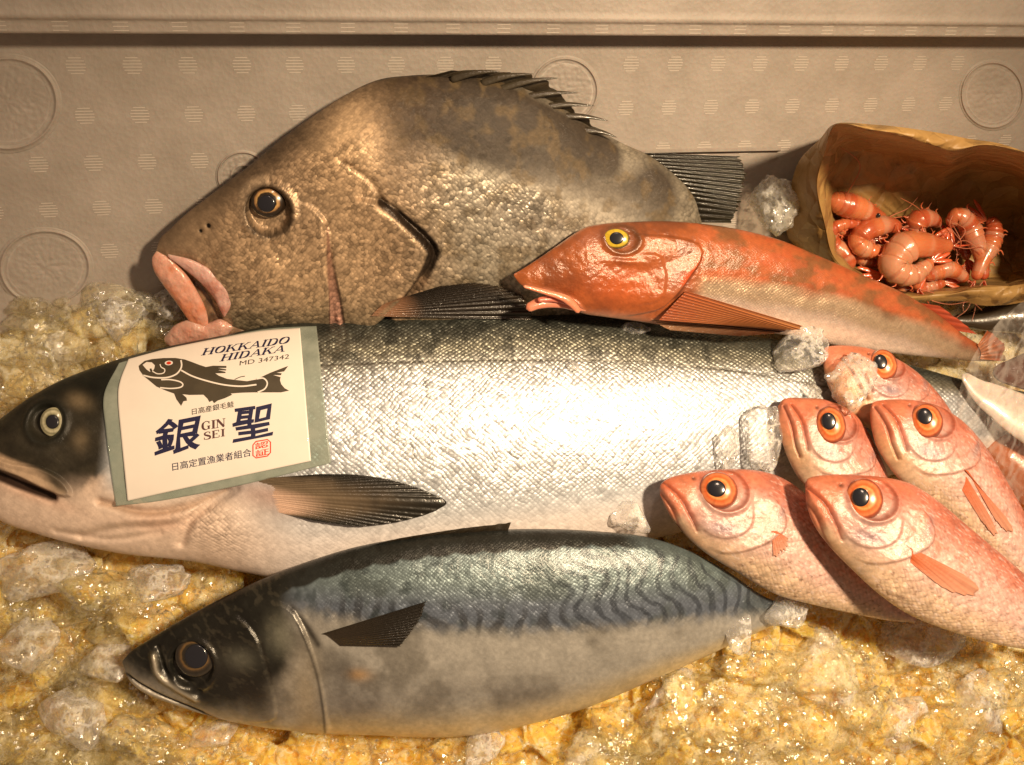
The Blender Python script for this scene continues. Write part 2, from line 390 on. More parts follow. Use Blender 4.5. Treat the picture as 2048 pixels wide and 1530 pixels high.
# tray under the ice
ty = N('tray'); ob = ty.n('ShaderNodeTexCoord').outputs['Object']
gx = ty.n('ShaderNodeSeparateXYZ'); ty.l(ob, gx.inputs[0])
yy = ty.math('ADD', gx.outputs[1], ty.math('MULTIPLY', ty.noise(ob, 14, 3), 0.06))
ycol = ty.ramp(ty.noise(ob, 16, 4), (0.3, (0.88, 0.46, 0.05)), (0.7, (0.98, 0.68, 0.14)))
wcol = ty.ramp(ty.noise(ob, 16, 4), (0.3, (0.46, 0.30, 0.14)), (0.7, (0.70, 0.54, 0.36)))
TRAY = ty.end(ty.pr(Base_Color=ty.mixc(ty.ramp(yy, (0.03, (0, 0, 0)), (0.09, (1, 1, 1))), ycol, wcol), Roughness=0.5).outputs[0])
X, Y = np.meshgrid(np.linspace(-1500, 3400, 90), np.linspace(250, 2600, 70), indexing='ij')
tb = BED.at(X, Y, -0.020 + 0.004 * fbm(X, Y, 200, 4))
tag(put('tray_floor', mesh(tb.reshape(-1, 3), gridf(90, 70)), TRAY), kind='structure')

# ------------------------------------------------------------------ fish builder
class G: pass
def body(name, parent, top, bot, pla, Hr, mat, paint, sculpt=None, nu=600, nv=200, pw=0.5, uvs=100.0, oname='body', back=0.55):
    tt = np.linspace(0, 1, nu); tt = tt * 0.8 + 0.2 * (0.5 - 0.5 * np.cos(tt * math.pi))
    T = cr(top, tt); Bt = cr(bot, tt); C = (T + Bt) / 2; Wd = np.linalg.norm(T - Bt, axis=1) / 2
    a = np.linspace(0, math.pi, nv); a = 0.55 * a + 0.45 * (math.pi * (0.5 + (np.cbrt(2 * a / math.pi - 1)) / 2)) if False else a
    s = np.cos(a)
    s = 0.5 * s + 0.5 * np.linspace(1, -1, nv)
    Lc = np.r_[0, np.cumsum(np.linalg.norm(np.diff(C, axis=0), axis=1))]
    px = C[:, :1] + s * (T[:, :1] - C[:, :1]); py = C[:, 1:] + s * (T[:, 1:] - C[:, 1:])
    mpp = pla.depth(C[:, 0], C[:, 1]) / F
    g = G(); g.x = px; g.y = py; g.t = np.repeat(tt[:, None], nv, 1); g.s = np.repeat(s[None], nu, 0); g.W = np.repeat(Wd[:, None], nv, 1)
    prof = np.maximum(1 - np.abs(s) ** 2.0, 0) ** pw
    Hh = np.convolve(np.pad(Wd * mpp, 12, mode='edge'), np.ones(25) / 25, 'valid') * Hr
    Hh = Hh * np.minimum(1, np.sqrt(np.clip(tt / 0.03, 0, 1)) + 0)
    h = Hh[:, None] * prof[None]
    edge = np.clip((1 - np.abs(g.s)) * g.W / 14, 0, 1) * np.clip(g.W / 12, 0, 1)
    if sculpt is not None: h = h + sculpt(g) * edge
    V = pla.at(px, py, 0) + h[..., None] * pla.n
    rgb, aux = paint(g)
    aux = np.stack([np.broadcast_to(k, px.shape) for k in aux], -1)
    uv = np.stack([np.repeat(Lc[:, None], nv, 1), g.s * g.W * (1 + 0.25 * np.abs(g.s) ** 3)], -1) / uvs
    nb = 14; ab = np.linspace(-1, 1, nb + 2)[1:-1]
    bx = C[:, :1] + ab * (T[:, :1] - C[:, :1]); by = C[:, 1:] + ab * (T[:, 1:] - C[:, 1:])
    hb = -back * Hh[:, None] * np.sqrt(1 - ab ** 2)[None]
    Vb = pla.at(bx, by, 0) + hb[..., None] * pla.n
    n1 = nu * nv
    al = np.concatenate([V, Vb], 1); tot = nv + nb
    faces = gridf(nu, tot, True)
    rgbf = np.concatenate([rgb, np.repeat(rgb[:, -1:], nb, 1)], 1); auxf = np.concatenate([aux, np.repeat(aux[:, -1:], nb, 1)], 1)
    uvf = np.concatenate([uv, np.repeat(uv[:, -1:], nb, 1)], 1)
    me = mesh(al.reshape(-1, 3), faces, name, np.clip(rgbf, 0, 1).reshape(-1, 3), np.clip(auxf, 0, 1).reshape(-1, 3), uvf.reshape(-1, 2))
    o = put(oname, me, mat, parent)
    return o
def loop_pts(cx, cy, rx, ry, rot, n=48):
    t = np.linspace(0, 2 * math.pi, n, endpoint=False); c, s = math.cos(math.radians(rot)), math.sin(math.radians(rot))
    u = rx * np.cos(t); v = ry * np.sin(t); return cx + u * c - v * s, cy + u * s + v * c
def eye(parent, tree, cx, cy, rx, ry, rot, cols, pup, dome=0.35, lift=0.0005, pupc=(0.004, 0.004, 0.006), offs=(0, 0), squash=1.0, rim=None, rimm=None):
    """dome shaped eyeball on the fish's surface: iris coloured in rings, pupil as its own disc"""
    d, n = hitn(tree, cx, cy); c0 = Q(cx, cy, d)
    vd = CAM - c0; vd /= np.linalg.norm(vd)
    nn = n if n @ vd > 0 else -n
    nn = 0.45 * nn + 0.55 * vd; nn /= np.linalg.norm(nn); nr = 26
    r = np.linspace(0, 1, nr); th = np.linspace(0, 2 * math.pi, 64, endpoint=False)
    pl_ = CP(c0, nn); mpp = d / F; Rm = (rx + ry) / 2 * mpp
    def disc(cx, cy, rx, ry, h0, hd, rmax=1.0, cols=None, seed=1, wrap=True, rn=nr):
        R_, T_ = np.meshgrid(np.linspace(0, rmax, rn), th, indexing='ij'); c, s = math.cos(math.radians(rot)), math.sin(math.radians(rot))
        u = rx * R_ * np.cos(T_); v = ry * R_ * np.sin(T_)
        X = cx + u * c - v * s; Y = cy + u * s + v * c
        h = h0 + hd * np.sqrt(np.maximum(1 - R_ ** 2, 0)); h = h - 0.25 * Rm * sm(0.93, 1.0, R_) * 0.5
        V = pl_.at(X, Y) + h[..., None] * nn
        col = None
        if cols is not None:
            k = np.clip(R_ + 0.06 * (fbm(np.cos(T_) * 8, np.sin(T_) * 8, 3, seed) - 0.5) * 2 + 0.05 * np.sin(T_ * 1 + 1), 0, 1)
            ps = [q[0] for q in cols]; cs = A([q[1] for q in cols])
            col = np.stack([np.interp(k, ps, cs[:, i]) for i in range(3)], -1) * (0.75 + 0.5 * fbm(np.cos(T_) * 60, np.sin(T_) * 60 + R_ * 3, 6, seed))[..., None]
            col = col.reshape(-1, 3)
        return mesh(V.reshape(-1, 3), gridf(rn, 64, True), 'eye', col)
    e = put('eye', disc(cx, cy, rx, ry, lift, dome * Rm, 1.0, cols), EYE, parent)
    put('pupil', disc(cx + offs[0], cy + offs[1], pup[0], pup[1], lift + dome * Rm * 0.97 - 0.0 * Rm, dome * Rm * 0.22, rn=10), PUPIL, e)
    if rim:
        X, Y = loop_pts(cx, cy, rx * 1.06, ry * 1.06, rot, 60)
        P_ = pl_.at(X, Y, lift + 0.0); tube('eyelid', P_, np.full(60, rim * mpp), rimm, parent, closed=True, seg=8)
    return e
def tube(name, P_, rad, mat, parent=None, seg=12, closed=False, squash=1.0, col=None, up=None, caps=True, lump=0.0):
    P_ = A(P_, float); n = len(P_); rad = np.broadcast_to(rad, (n,)).astype(float)
    if not closed:
        sl_ = np.r_[0, np.cumsum(np.linalg.norm(np.diff(P_, axis=0), axis=1))]; e_ = np.minimum(sl_, sl_[-1] - sl_)
        q_ = np.clip(e_ / np.maximum(rad, 1e-6), 0, 1); rad = rad * np.sqrt(1 - (1 - q_) ** 2 + 0.003)
    T = np.gradient(P_, axis=0) if not closed else (np.roll(P_, -1, 0) - np.roll(P_, 1, 0))
    T /= np.linalg.norm(T, axis=1)[:, None] + 1e-12
    upv = np.broadcast_to(A([0, 0, 1.]) if up is None else up, (n, 3))
    S = np.cross(T, upv); S /= np.linalg.norm(S, axis=1)[:, None] + 1e-12; U = np.cross(S, T)
    th = np.linspace(0, 2 * math.pi, seg, endpoint=False)
    V = P_[:, None] + rad[:, None, None] * (np.cos(th)[None, :, None] * S[:, None] + squash * np.sin(th)[None, :, None] * U[:, None])
    f = gridf(n, seg, True)
    if closed:
        j = np.arange(seg); f = np.r_[f, np.stack([(n - 1) * seg + j, (n - 1) * seg + (j + 1) % seg, (j + 1) % seg, j], -1)]
    if lump:
        w_ = V - P_[:, None]; K_ = np.arange(n)[:, None] + 0 * th[None]
        V = P_[:, None] + w_ * (1 + lump * (fbm(K_ * 1.0, np.cos(th)[None] * 6 + 20 + 0 * K_, 9, int(n)) - 0.5) * 2)[..., None]
    V = V.reshape(-1, 3); fl = f
    if not closed and caps:
        V = np.r_[V, P_[:1], P_[-1:]]; j = np.arange(seg)
        fl = [list(q) for q in f] + [[(k + 1) % seg, k, n * seg] for k in j] + [[(n - 1) * seg + k, (n - 1) * seg + (k + 1) % seg, n * seg + 1] for k in j]
    c = None
    if col is not None:
        c = np.repeat(np.broadcast_to(A(col, float), (n, 3)), seg, 0)
        if len(V) > len(c): c = np.r_[c, c[:1], c[-1:]]
    return put(name, mesh(V, fl, name, c), mat, parent)
def pxtube(name, pts, rad, tree, off, mat, parent, n=40, seg=12, squash=1.0, col=None):
    """tube through photo points (x, y[, extra lift]) lying on a surface"""
    p = cr(pts, n); P_ = []; last = None
    for q in p:
        d = hit(tree, q[0], q[1]) if tree else None
        d = last if d is None else d; last = d if d is not None else last
        P_.append(d)
    f = next(x for x in P_ if x is not None); P_ = A([f if x is None else x for x in P_])
    P_ = np.convolve(np.pad(P_, 2, mode='edge'), np.ones(5) / 5, 'valid')
    ex = p[:, 2] if p.shape[1] > 2 else 0
    W3 = Q(p[:, 0], p[:, 1], P_ - off - ex)
    r = np.interp(np.linspace(0, 1, n), np.linspace(0, 1, len(rad)), rad) * P_ / F
    return tube(name, W3, r, mat, parent, seg, squash=squash, col=col)
def sdep(tree, root, tip, o0, o1, nu=70, nv=120, bow=0.0):
    """depth for a fin lying on a body: o0/o1 is how far root and tip stand off the skin"""
    def row(p, o):
        q = cr(p, 13); d = [hit(tree, *z) for z in q]; g_ = [i for i, z in enumerate(d) if z is not None]
        v = np.interp(range(13), g_, [d[i] for i in g_]) - o
        return np.interp(np.linspace(0, 12, nv), range(13), np.convolve(np.pad(v, 1, mode='edge'), [.25, .5, .25], 'valid'))
    a = row(root, o0); b = row(tip, o1)
    m = row([((r[0] + t[0]) / 2, (r[1] + t[1]) / 2) for r, t in zip(cr(root, 5), cr(tip, 5))], (o0 + o1) / 2)
    k = np.linspace(0, 1, nu)[:, None]; c = np.minimum(m, (a + b) / 2)
    D = a * (1 - k) * (1 - 2 * k) + 4 * c * k * (1 - k) + b * k * (2 * k - 1)
    return lambda X, Y, K: D - bow * np.sin(k * math.pi)
def fin(name, parent, root, tip, mat, col, dep, rays=14, amp=0.0008, th=0.0006, nu=70, nv=120, ragged=6, seed=0, lift=0.0, bow=0.0, raydark=0.35, rt=0.0):
    """sheet between a root line and a tip line, pleated by its rays. dep: function(px, py, k) giving camera depth"""
    k = np.linspace(0, 1, nu)[:, None]; R_ = cr(root, nv)[None]; T_ = cr(tip, nv)[None]
    w = np.linspace(0, 1, nv)
    phase = w * rays * 2 * math.pi
    rag = (ragged * (np.cos(phase) * 0.25 + 1.4 * (fbm(w * 40, w * 0, 1.5, seed, 2) - 0.5)))
    dirv = (T_ - R_); L = np.linalg.norm(dirv, axis=2, keepdims=True) + 1e-6
    P2 = R_ + dirv * k[..., None] * (1 + (rag / L[0, :, 0])[None, :, None] * sm(0.7, 1, k)[..., None])
    X, Y = P2[..., 0], P2[..., 1]
    D = dep(X, Y, np.repeat(k, nv, 1)); wv = np.cos(phase)[None]
    D = D - amp * wv * (0.3 + 0.7 * k) - bow * np.sin(k * math.pi) * np.sin(w * math.pi)[None]
    c = mix(A(col[0]) + 0 * X[..., None], A(col[1]) + 0 * X[..., None], np.clip(k + 0.25 * (fbm(X, Y, 18, seed) - 0.5), 0, 1)) if len(col) == 2 else col[2](X, Y, k)
    c = c * (1 - raydark * 0.5 * (1 - wv))[..., None] * (0.75 + 0.5 * fbm(np.repeat(w[None] * 90, nu, 0), k * 4 + 0 * w[None], 2, seed))[..., None]
    V = Q(X, Y, D).reshape(-1, 3); n0 = len(V)
    e = sm(0, 0.1, np.minimum(np.repeat(k * 0 + 1, nv, 1), np.minimum(w, 1 - w)[None] * 6)) 
    V2 = Q(X, Y, D + th * 1.2).reshape(-1, 3)
    f = gridf(nu, nv); f2 = gridf(nu, nv, off=n0)[:, ::-1]
    rows = [[i * nv, (i + 1) * nv, (i + 1) * nv + n0, i * nv + n0] for i in range(nu - 1)] + [[i * nv + nv - 1, i * nv + nv - 1 + n0, (i + 1) * nv + nv - 1 + n0, (i + 1) * nv + nv - 1] for i in range(nu - 1)]
    rows += [[(nu - 1) * nv + j, (nu - 1) * nv + j + 1, (nu - 1) * nv + j + 1 + n0, (nu - 1) * nv + j + n0] for j in range(nv - 1)]
    me = mesh(np.r_[V, V2], np.r_[f, f2, A(rows)], name, np.tile(np.clip(c, 0, 1).reshape(-1, 3), (2, 1)))
    return put(name, me, mat, parent)

EYE = N('eye_gloss'); EYE = EYE.end(EYE.pr(Base_Color=EYE.n('ShaderNodeAttribute', attribute_name='Col').outputs['Color'], Roughness=0.25, Coat_Weight=1.0, Coat_Roughness=0.02).outputs[0])
PUPIL = N('pupil_black'); PUPIL = PUPIL.end(PUPIL.pr(Base_Color=(0.012, 0.013, 0.020, 1), Roughness=0.2, Coat_Weight=0.8, Coat_Roughness=0.06).outputs[0])
FIN = N('fin_skin'); _o = FIN.n('ShaderNodeTexCoord').outputs['Object']
_b = FIN.bump(FIN.noise(_o, 500, 3), 0.3, 0.001)
_p = FIN.pr(Base_Color=FIN.n('ShaderNodeAttribute', attribute_name='Col').outputs['Color'], Roughness=0.35, Coat_Weight=0.5, Coat_Roughness=0.12, Normal=_b, Coat_Normal=_b)
_t = FIN.n('ShaderNodeBsdfTransparent'); _m = FIN.n('ShaderNodeMixShader'); _m.inputs[0].default_value = 0.12
FIN.l(_p.outputs[0], _m.inputs[1]); FIN.l(_t.outputs[0], _m.inputs[2]); FIN = FIN.end(_m.outputs[0])
FLESH = simple('wet_flesh', (0.6, 0.3, 0.2), 0.3, coat=0.7, bump=0.4, bs=260, sss=0.25, vcol=True)
# ------------------------------------------------------------------ sea bream
BRP = Plane((400, 600, supp(400, 600, 0.024)), (1000, 200, supp(1000, 200, 0.021)), (1350, 430, supp(1350, 430, 0.034)))
bream = empty('sea_bream', BRP.at(900, 450), 'big grey brown sea bream with thick pink lips, leaning on the foam wall', 'fish')
br_top = [(311, 508), (320, 478), (340, 458), (372, 428), (430, 383), (500, 330), (560, 280), (620, 236), (690, 190), (755, 160), (820, 151), (880, 149), (960, 152), (1050, 172), (1120, 208), (1180, 250), (1240, 284), (1300, 312), (1350, 350), (1385, 390), (1402, 440)]
br_bot = [(311, 510), (335, 528), (380, 556), (420, 600), (440, 645), (490, 678), (600, 700), (740, 725), (900, 740), (1060, 720), (1180, 670), (1290, 600), (1370, 530), (1402, 450)]
def oper_b(): return [(745, 372), (775, 385), (800, 412), (830, 438), (851, 466), (842, 500), (812, 540), (782, 580), (745, 618), (700, 640), (560, 640), (560, 500), (600, 400), (680, 370)]
def br_sculpt(g):
    x, y = g.x, g.y; h = 0 * x
    h += lipc(x, y, oper_b(), 9, 0.0045, 5, 60)
    pre = [(652, 420), (655, 470), (662, 530), (672, 590), (678, 640), (600, 660), (480, 640), (400, 520), (500, 400), (600, 380)]
    h += lipc(x, y, pre, 5, 0.0028, 5, 50)
    d, p = pl(x, y, [(650, 425), (655, 500), (664, 570), (668, 640)]); h -= 0.0022 * np.exp(-(d / 7) ** 2)
    d, p = pl(x, y, [(752, 374), (800, 410), (846, 455), (850, 480), (815, 545), (770, 600), (735, 640)]); h -= 0.003 * np.exp(-(((d) / 9) ** 2))
    r = np.hypot(x - 538, y - 402); h += 0.0022 * np.exp(-((r - 50) / 10) ** 2) - 0.004 * sm(46, 34, r)
    h += 0.004 * blob(x, y, 700, 270, 90, 60, 60) + 0.003 * blob(x, y, 520, 500, 120, 60, 35)
    d, p = pl(x, y, [(680, 300), (730, 330), (760, 375)]); h -= 0.0012 * np.exp(-(d / 6) ** 2)
    h += 0.0012 * (fbm(x, y, 60, 3) - 0.5) + 0.0004 * (fbm(x, y, 22, 5) - 0.5)
    h -= 0.001 * blob(x, y, 420, 440, 7) + 0.001 * blob(x, y, 405, 452, 5)
    return h
def br_paint(g):
    x, y = g.x, g.y
    c = mix(srgb(178, 152, 124) + 0 * x[..., None], srgb(160, 152, 136), sm(760, 960, x)); c = mix(c, srgb(140, 130, 108), sm(500, 680, y))
    n = fbm(x, y, 120, 2); n2 = fbm(x, y, 26, 8)
    dark = np.clip(1.0 * blob(x, y, 860, 190, 150, 80, 5) + 0.9 * sm(60, 14, pl(x, y, [(640, 250), (760, 175), (960, 190), (1100, 240), (1200, 300)])[0] * (0.8 + 0.6 * n)) +
                   0.95 * np.exp(-(pl(x, y, [(940, 250), (1060, 310), (1180, 370), (1290, 400)])[0] / 48) ** 2) + 0.6 * blob(x, y, 1300, 350, 60, 40, 40) +
                   0.65 * sm(70, 5, pl(x, y, br_top[2:9])[0]) + 0.55 * blob(x, y, 650, 375, 50, 22, -10) + 0.35 * blob(x, y, 780, 300, 60, 80), 0, 1)
    dark = np.clip(dark * (0.95 + 0.6 * fbm(x, y, 130, 2, 2) + 0.25 * (n2 - 0.5)), 0, 0.93)
    c = mix(c, srgb(40, 27, 16), dark * 0.97)
    c = mix(c, srgb(226, 194, 156), np.clip(0.9 * blob(x, y, 690, 275, 60, 90, 20) + 0.45 * blob(x, y, 560, 510, 150, 70, 20) + 0.4 * blob(x, y, 720, 440, 60, 80), 0, 1))
    c = mix(c, srgb(190, 182, 168), 0.8 * np.clip(blob(x, y, 1030, 395, 150, 55, 10) + blob(x, y, 1150, 430, 140, 60, 10), 0, 1))
    c = mix(c, srgb(110, 92, 62), 0.5 * sm(0.5, 0.7, n2) * sm(700, 900, x))
    c = mix(c, srgb(95, 80, 58), 0.6 * sm(600, 690, y) * sm(0.3, 0.7, fbm(x, y, 30, 4)))
    d, p = pl(x, y, [(752, 374), (800, 408), (848, 455), (850, 480), (820, 540), (775, 595), (735, 640)])
    w = 5 + 7 * np.sin(np.clip(p, 0, 1) * math.pi)
    c = mix(c, srgb(30, 20, 14), 0.95 * sm(w + 4, w - 2, d))
    d, p = pl(x, y, [(652, 425), (657, 500), (666, 570), (672, 640)]); w = 1 + 13 * p
    c = mix(c, mix(srgb(140, 100, 84) + 0 * x[..., None], srgb(210, 158, 142), sm(0.3, 0.9, p)), 0.8 * sm(w + 3, w - 2, d + 0))
    c = mix(c, srgb(60, 36, 28), 0.8 * sm(4, 1, np.abs(d - w - 2)) * (x > 655) * sm(0.2, 0.5, p))
    c = mix(c, srgb(190, 160, 130), 0.6 * np.exp(-(pl(x, y, [(790, 600), (815, 570), (835, 530)])[0] / 16) ** 2))
    c = mix(c, srgb(20, 16, 12), sm(2, -1, np.hypot(x - 420, y - 440) - 4) + sm(2, -1, np.hypot(x - 404, y - 452) - 3))
    r = np.hypot(x - 538, y - 402); c = mix(c, srgb(40, 30, 22), 0.8 * np.exp(-((r - 45) / 6) ** 2)); c = mix(c, srgb(215, 190, 160), 0.5 * np.exp(-((r - 56) / 7) ** 2) * (x < 540))
    c *= (0.8 + 0.4 * fbm(x, y, 9, 11))[..., None]
    return c, (0.05 + 0.42 * (1 - dark) + 0.35 * blob(x, y, 1050, 375, 75, 50), 0.38 + 0.1 * n + 0.3 * dark - 0.18 * blob(x, y, 1050, 370, 90, 60), (1 - 0.6 * dark) * (0.25 + 0.75 * sm(380, 520, x + 0.4 * (y - 400))))
BREAM_SKIN = skin_mat('bream_skin', 14, 14, 0.32, 0.00022, coat=0.22, grain=0.16, vary=0.6, rnd=0.7)
bb = body('sea_bream', bream, br_top, br_bot, BRP, 0.36, BREAM_SKIN, br_paint, br_sculpt, nu=760, nv=420, back=0.3)
BT = bvh(bb)
LIP = Plane((330, 520, float(BRP.depth(330, 520)) - 0.006), (440, 560, float(BRP.depth(440, 560)) - 0.010), (400, 680, float(BRP.depth(400, 680)) - 0.010))
def fleshp(c1, c2, sc=26, seed=1):
    return lambda g: ((mix(A(srgb(*c1)) + 0 * g.x[..., None], srgb(*c2), sm(0.3, 0.7, fbm(g.x, g.y, sc, seed))) * (0.85 + 0.3 * fbm(g.x, g.y, 5, 2))[..., None]), (0, 0, 0))
sof = lambda sd_: (lambda g: 0.0022 * (fbm(g.x, g.y, 24, sd_) - 0.5) - 0.0008 * np.abs(fbm(g.x, g.y, 12, sd_ + 1) - 0.5))
for nm, a_, b_, hr, pt, dz in (('mouth_lining', [(322, 512), (380, 530), (430, 560), (462, 600), (466, 640), (450, 670)], [(320, 520), (340, 560), (372, 610), (395, 650), (420, 680), (448, 676)], 0.25, fleshp((96, 74, 58), (150, 120, 92), 14), 0.006),
                       ('chin', [(395, 662), (440, 640), (500, 652), (560, 668), (600, 690)], [(395, 668), (430, 690), (500, 704), (560, 706), (600, 696)], 0.5, fleshp((176, 140, 112), (120, 92, 70), 30), 0.004),
                       ('mouth_membrane', [(336, 508), (385, 520), (430, 545), (462, 572), (468, 600), (452, 630)], [(336, 514), (366, 536), (402, 566), (428, 596), (440, 620), (448, 634)], 0.5, fleshp((212, 170, 160), (190, 128, 112)), -0.002),
                       ('lip', [(316, 503), (345, 520), (374, 550), (398, 588), (413, 622), (416, 652), (404, 669)], [(312, 503), (304, 518), (309, 543), (328, 572), (352, 604), (377, 640), (401, 670)], 0.5, fleshp((214, 160, 140), (206, 128, 92), 40), 0.0),
                       ('lip', [(328, 676), (350, 650), (384, 638), (412, 646), (440, 638), (464, 650)], [(329, 684), (345, 694), (380, 688), (415, 684), (445, 680), (466, 658)], 0.7, fleshp((206, 146, 126), (204, 162, 146), 30), 0.001)):
    body('mouth', bream, a_, b_, CP(LIP.o - LIP.n * dz, LIP.n), hr, FLESH, pt, sof(int(abs(dz) * 1e3) + 31), nu=150, nv=60, oname=nm)
eye(bream, BT, 538, 403, 37, 34, 0, [(0, srgb(20, 20, 18)), (0.5, srgb(40, 30, 20)), (0.55, srgb(200, 160, 100)), (0.68, srgb(150, 110, 70)), (0.72, srgb(48, 36, 24)), (1, srgb(30, 22, 16))], (19, 18), dome=0.5, lift=0.001, offs=(-2, 4))
bd = lambda o, l=0.0: (lambda X, Y, K: BRP.depth(X, Y) - o - l * K)
dk = (srgb(40, 33, 22), srgb(66, 56, 38))
fin('dorsal_fin', bream, [(850, 154), (900, 158), (960, 162), (1010, 176), (1060, 196), (1120, 226), (1180, 262)], [(905, 140), (980, 142), (1050, 147), (1075, 158), (1110, 180), (1145, 215), (1200, 262)], FIN, dk, bd(0.004, 0.002), rays=9, ragged=10, amp=0.0012)
SPM = simple('spine_skin', (0.05, 0.04, 0.025), 0.3, coat=0.7, bump=0.3, bs=500)
for b_, t_ in (((960, 168), (1068, 148)), ((990, 182), (1117, 156)), ((1030, 200), (1157, 186)), ((1070, 218), (1190, 212)), ((1110, 235), (1217, 242)), ((1160, 262), (1234, 275)), ((900, 160), (1000, 143))):
    k = np.linspace(0, 1, 24); X = b_[0] + (t_[0] - b_[0]) * k; Y = b_[1] + (t_[1] - b_[1]) * k - 6 * np.sin(k * math.pi)
    tube('fin_spine', Q(X, Y, BRP.depth(X, Y) - 0.0075 - 0.004 * k), (7.5 * (1 - k ** 1.6) + 0.7) * 0.55 / F, SPM, bream, 10, squash=0.5)
fin('tail_fin', bream, [(1285, 306), (1340, 345), (1390, 400), (1398, 445)], [(1476, 312), (1488, 345), (1478, 400), (1462, 446)], FIN, (srgb(34, 30, 20), srgb(52, 48, 30)), bd(0.0, 0.008), rays=15, ragged=9, amp=0.0010, seed=4, raydark=0.4)
fin('pectoral_fin', bream, [(742, 632), (765, 610), (795, 598)], [(1065, 640), (1062, 618), (1035, 588), (960, 566), (880, 572)], FIN, (srgb(150, 110, 80), srgb(40, 34, 26), lambda X, Y, k: mix(mix(srgb(165, 122, 92) + 0 * X[..., None], srgb(44, 36, 28), sm(0.1, 0.35, k + 0 * X)), srgb(80, 66, 48), sm(0.8, 1, k + 0 * X) * 0.5)), sdep(BT, [(742, 632), (765, 610), (795, 598)], [(1065, 640), (1062, 618), (1035, 588), (960, 566), (880, 572)], 0.001, 0.003), rays=16, ragged=5, seed=5)

# ------------------------------------------------------------------ silver salmon
SAP = Plane((200, 900, float(BED.depth(200, 900)) - 0.028), (1200, 650, float(BED.depth(1200, 650)) - 0.034), (1200, 1080, float(BED.depth(1200, 1080)) - 0.020))
salmon = empty('salmon', SAP.at(900, 880), 'long silver salmon with a dark head lying across the middle under the paper label', 'fish')
sa_top = [(-70, 905), (-55, 875), (0, 838), (60, 795), (120, 762), (180, 738), (260, 712), (350, 690), (440, 672), (520, 655), (600, 643), (700, 633), (800, 624), (900, 619), (1000, 619), (1100, 624), (1200, 633), (1350, 650), (1500, 672), (1650, 694), (1800, 725), (1950, 765), (2150, 800)]
sa_bot = [(-70, 925), (-60, 985), (0, 1040), (70, 1066), (150, 1088), (250, 1108), (380, 1122), (480, 1143), (580, 1160), (700, 1162), (850, 1150), (1000, 1132), (1200, 1100), (1400, 1055), (1600, 1005), (1800, 945), (2000, 895), (2150, 870)]
def sa_sculpt(g):
    x, y = g.x, g.y; h = 0 * x
    mx = [(-60, 898), (-20, 905), (40, 925), (100, 935), (140, 955), (160, 980), (150, 990), (110, 978), (50, 950), (-20, 930)]
    h += lip(sd(x, y, mx), 0.0035, 4, 40)
    d, p = pl(x, y, [(-60, 935), (0, 945), (60, 968), (120, 992)]); h -= 0.006 * np.exp(-(d / 9) ** 2)
    r = np.hypot((x - 108) / 1.0, (y - 845)); h -= 0.003 * sm(38, 24, r); h += 0.0015 * np.exp(-((r - 42) / 8) ** 2)
    for q, am, w in (([(215, 1000), (300, 1020), (380, 1010), (460, 975)], 0.0035, 8), ([(170, 1070), (260, 1050), (350, 1045), (420, 1015), (470, 980)], 0.002, 9), ([(120, 1060), (230, 1075), (330, 1060)], 0.0014, 7), ([(370, 1080), (390, 1040), (430, 1000), (480, 975)], 0.003, 10)):
        d, p = pl(x, y, q); h -= am * np.exp(-(d / w) ** 2)
    h += 0.003 * blob(x, y, 300, 1035, 90, 16, -5) + 0.003 * blob(x, y, 450, 1050, 60, 40) + 0.0025 * blob(x, y, 60, 890, 60, 25, 20)
    d, p = pl(x, y, [(640, 737), (1000, 727), (1300, 735), (1550, 755)]); h -= 0.0003 * np.exp(-(d / 3) ** 2)
    h += 0.0014 * (fbm(x, y, 90, 13) - 0.5) + 0.0006 * (fbm(x, y, 25, 15) - 0.5)
    return h
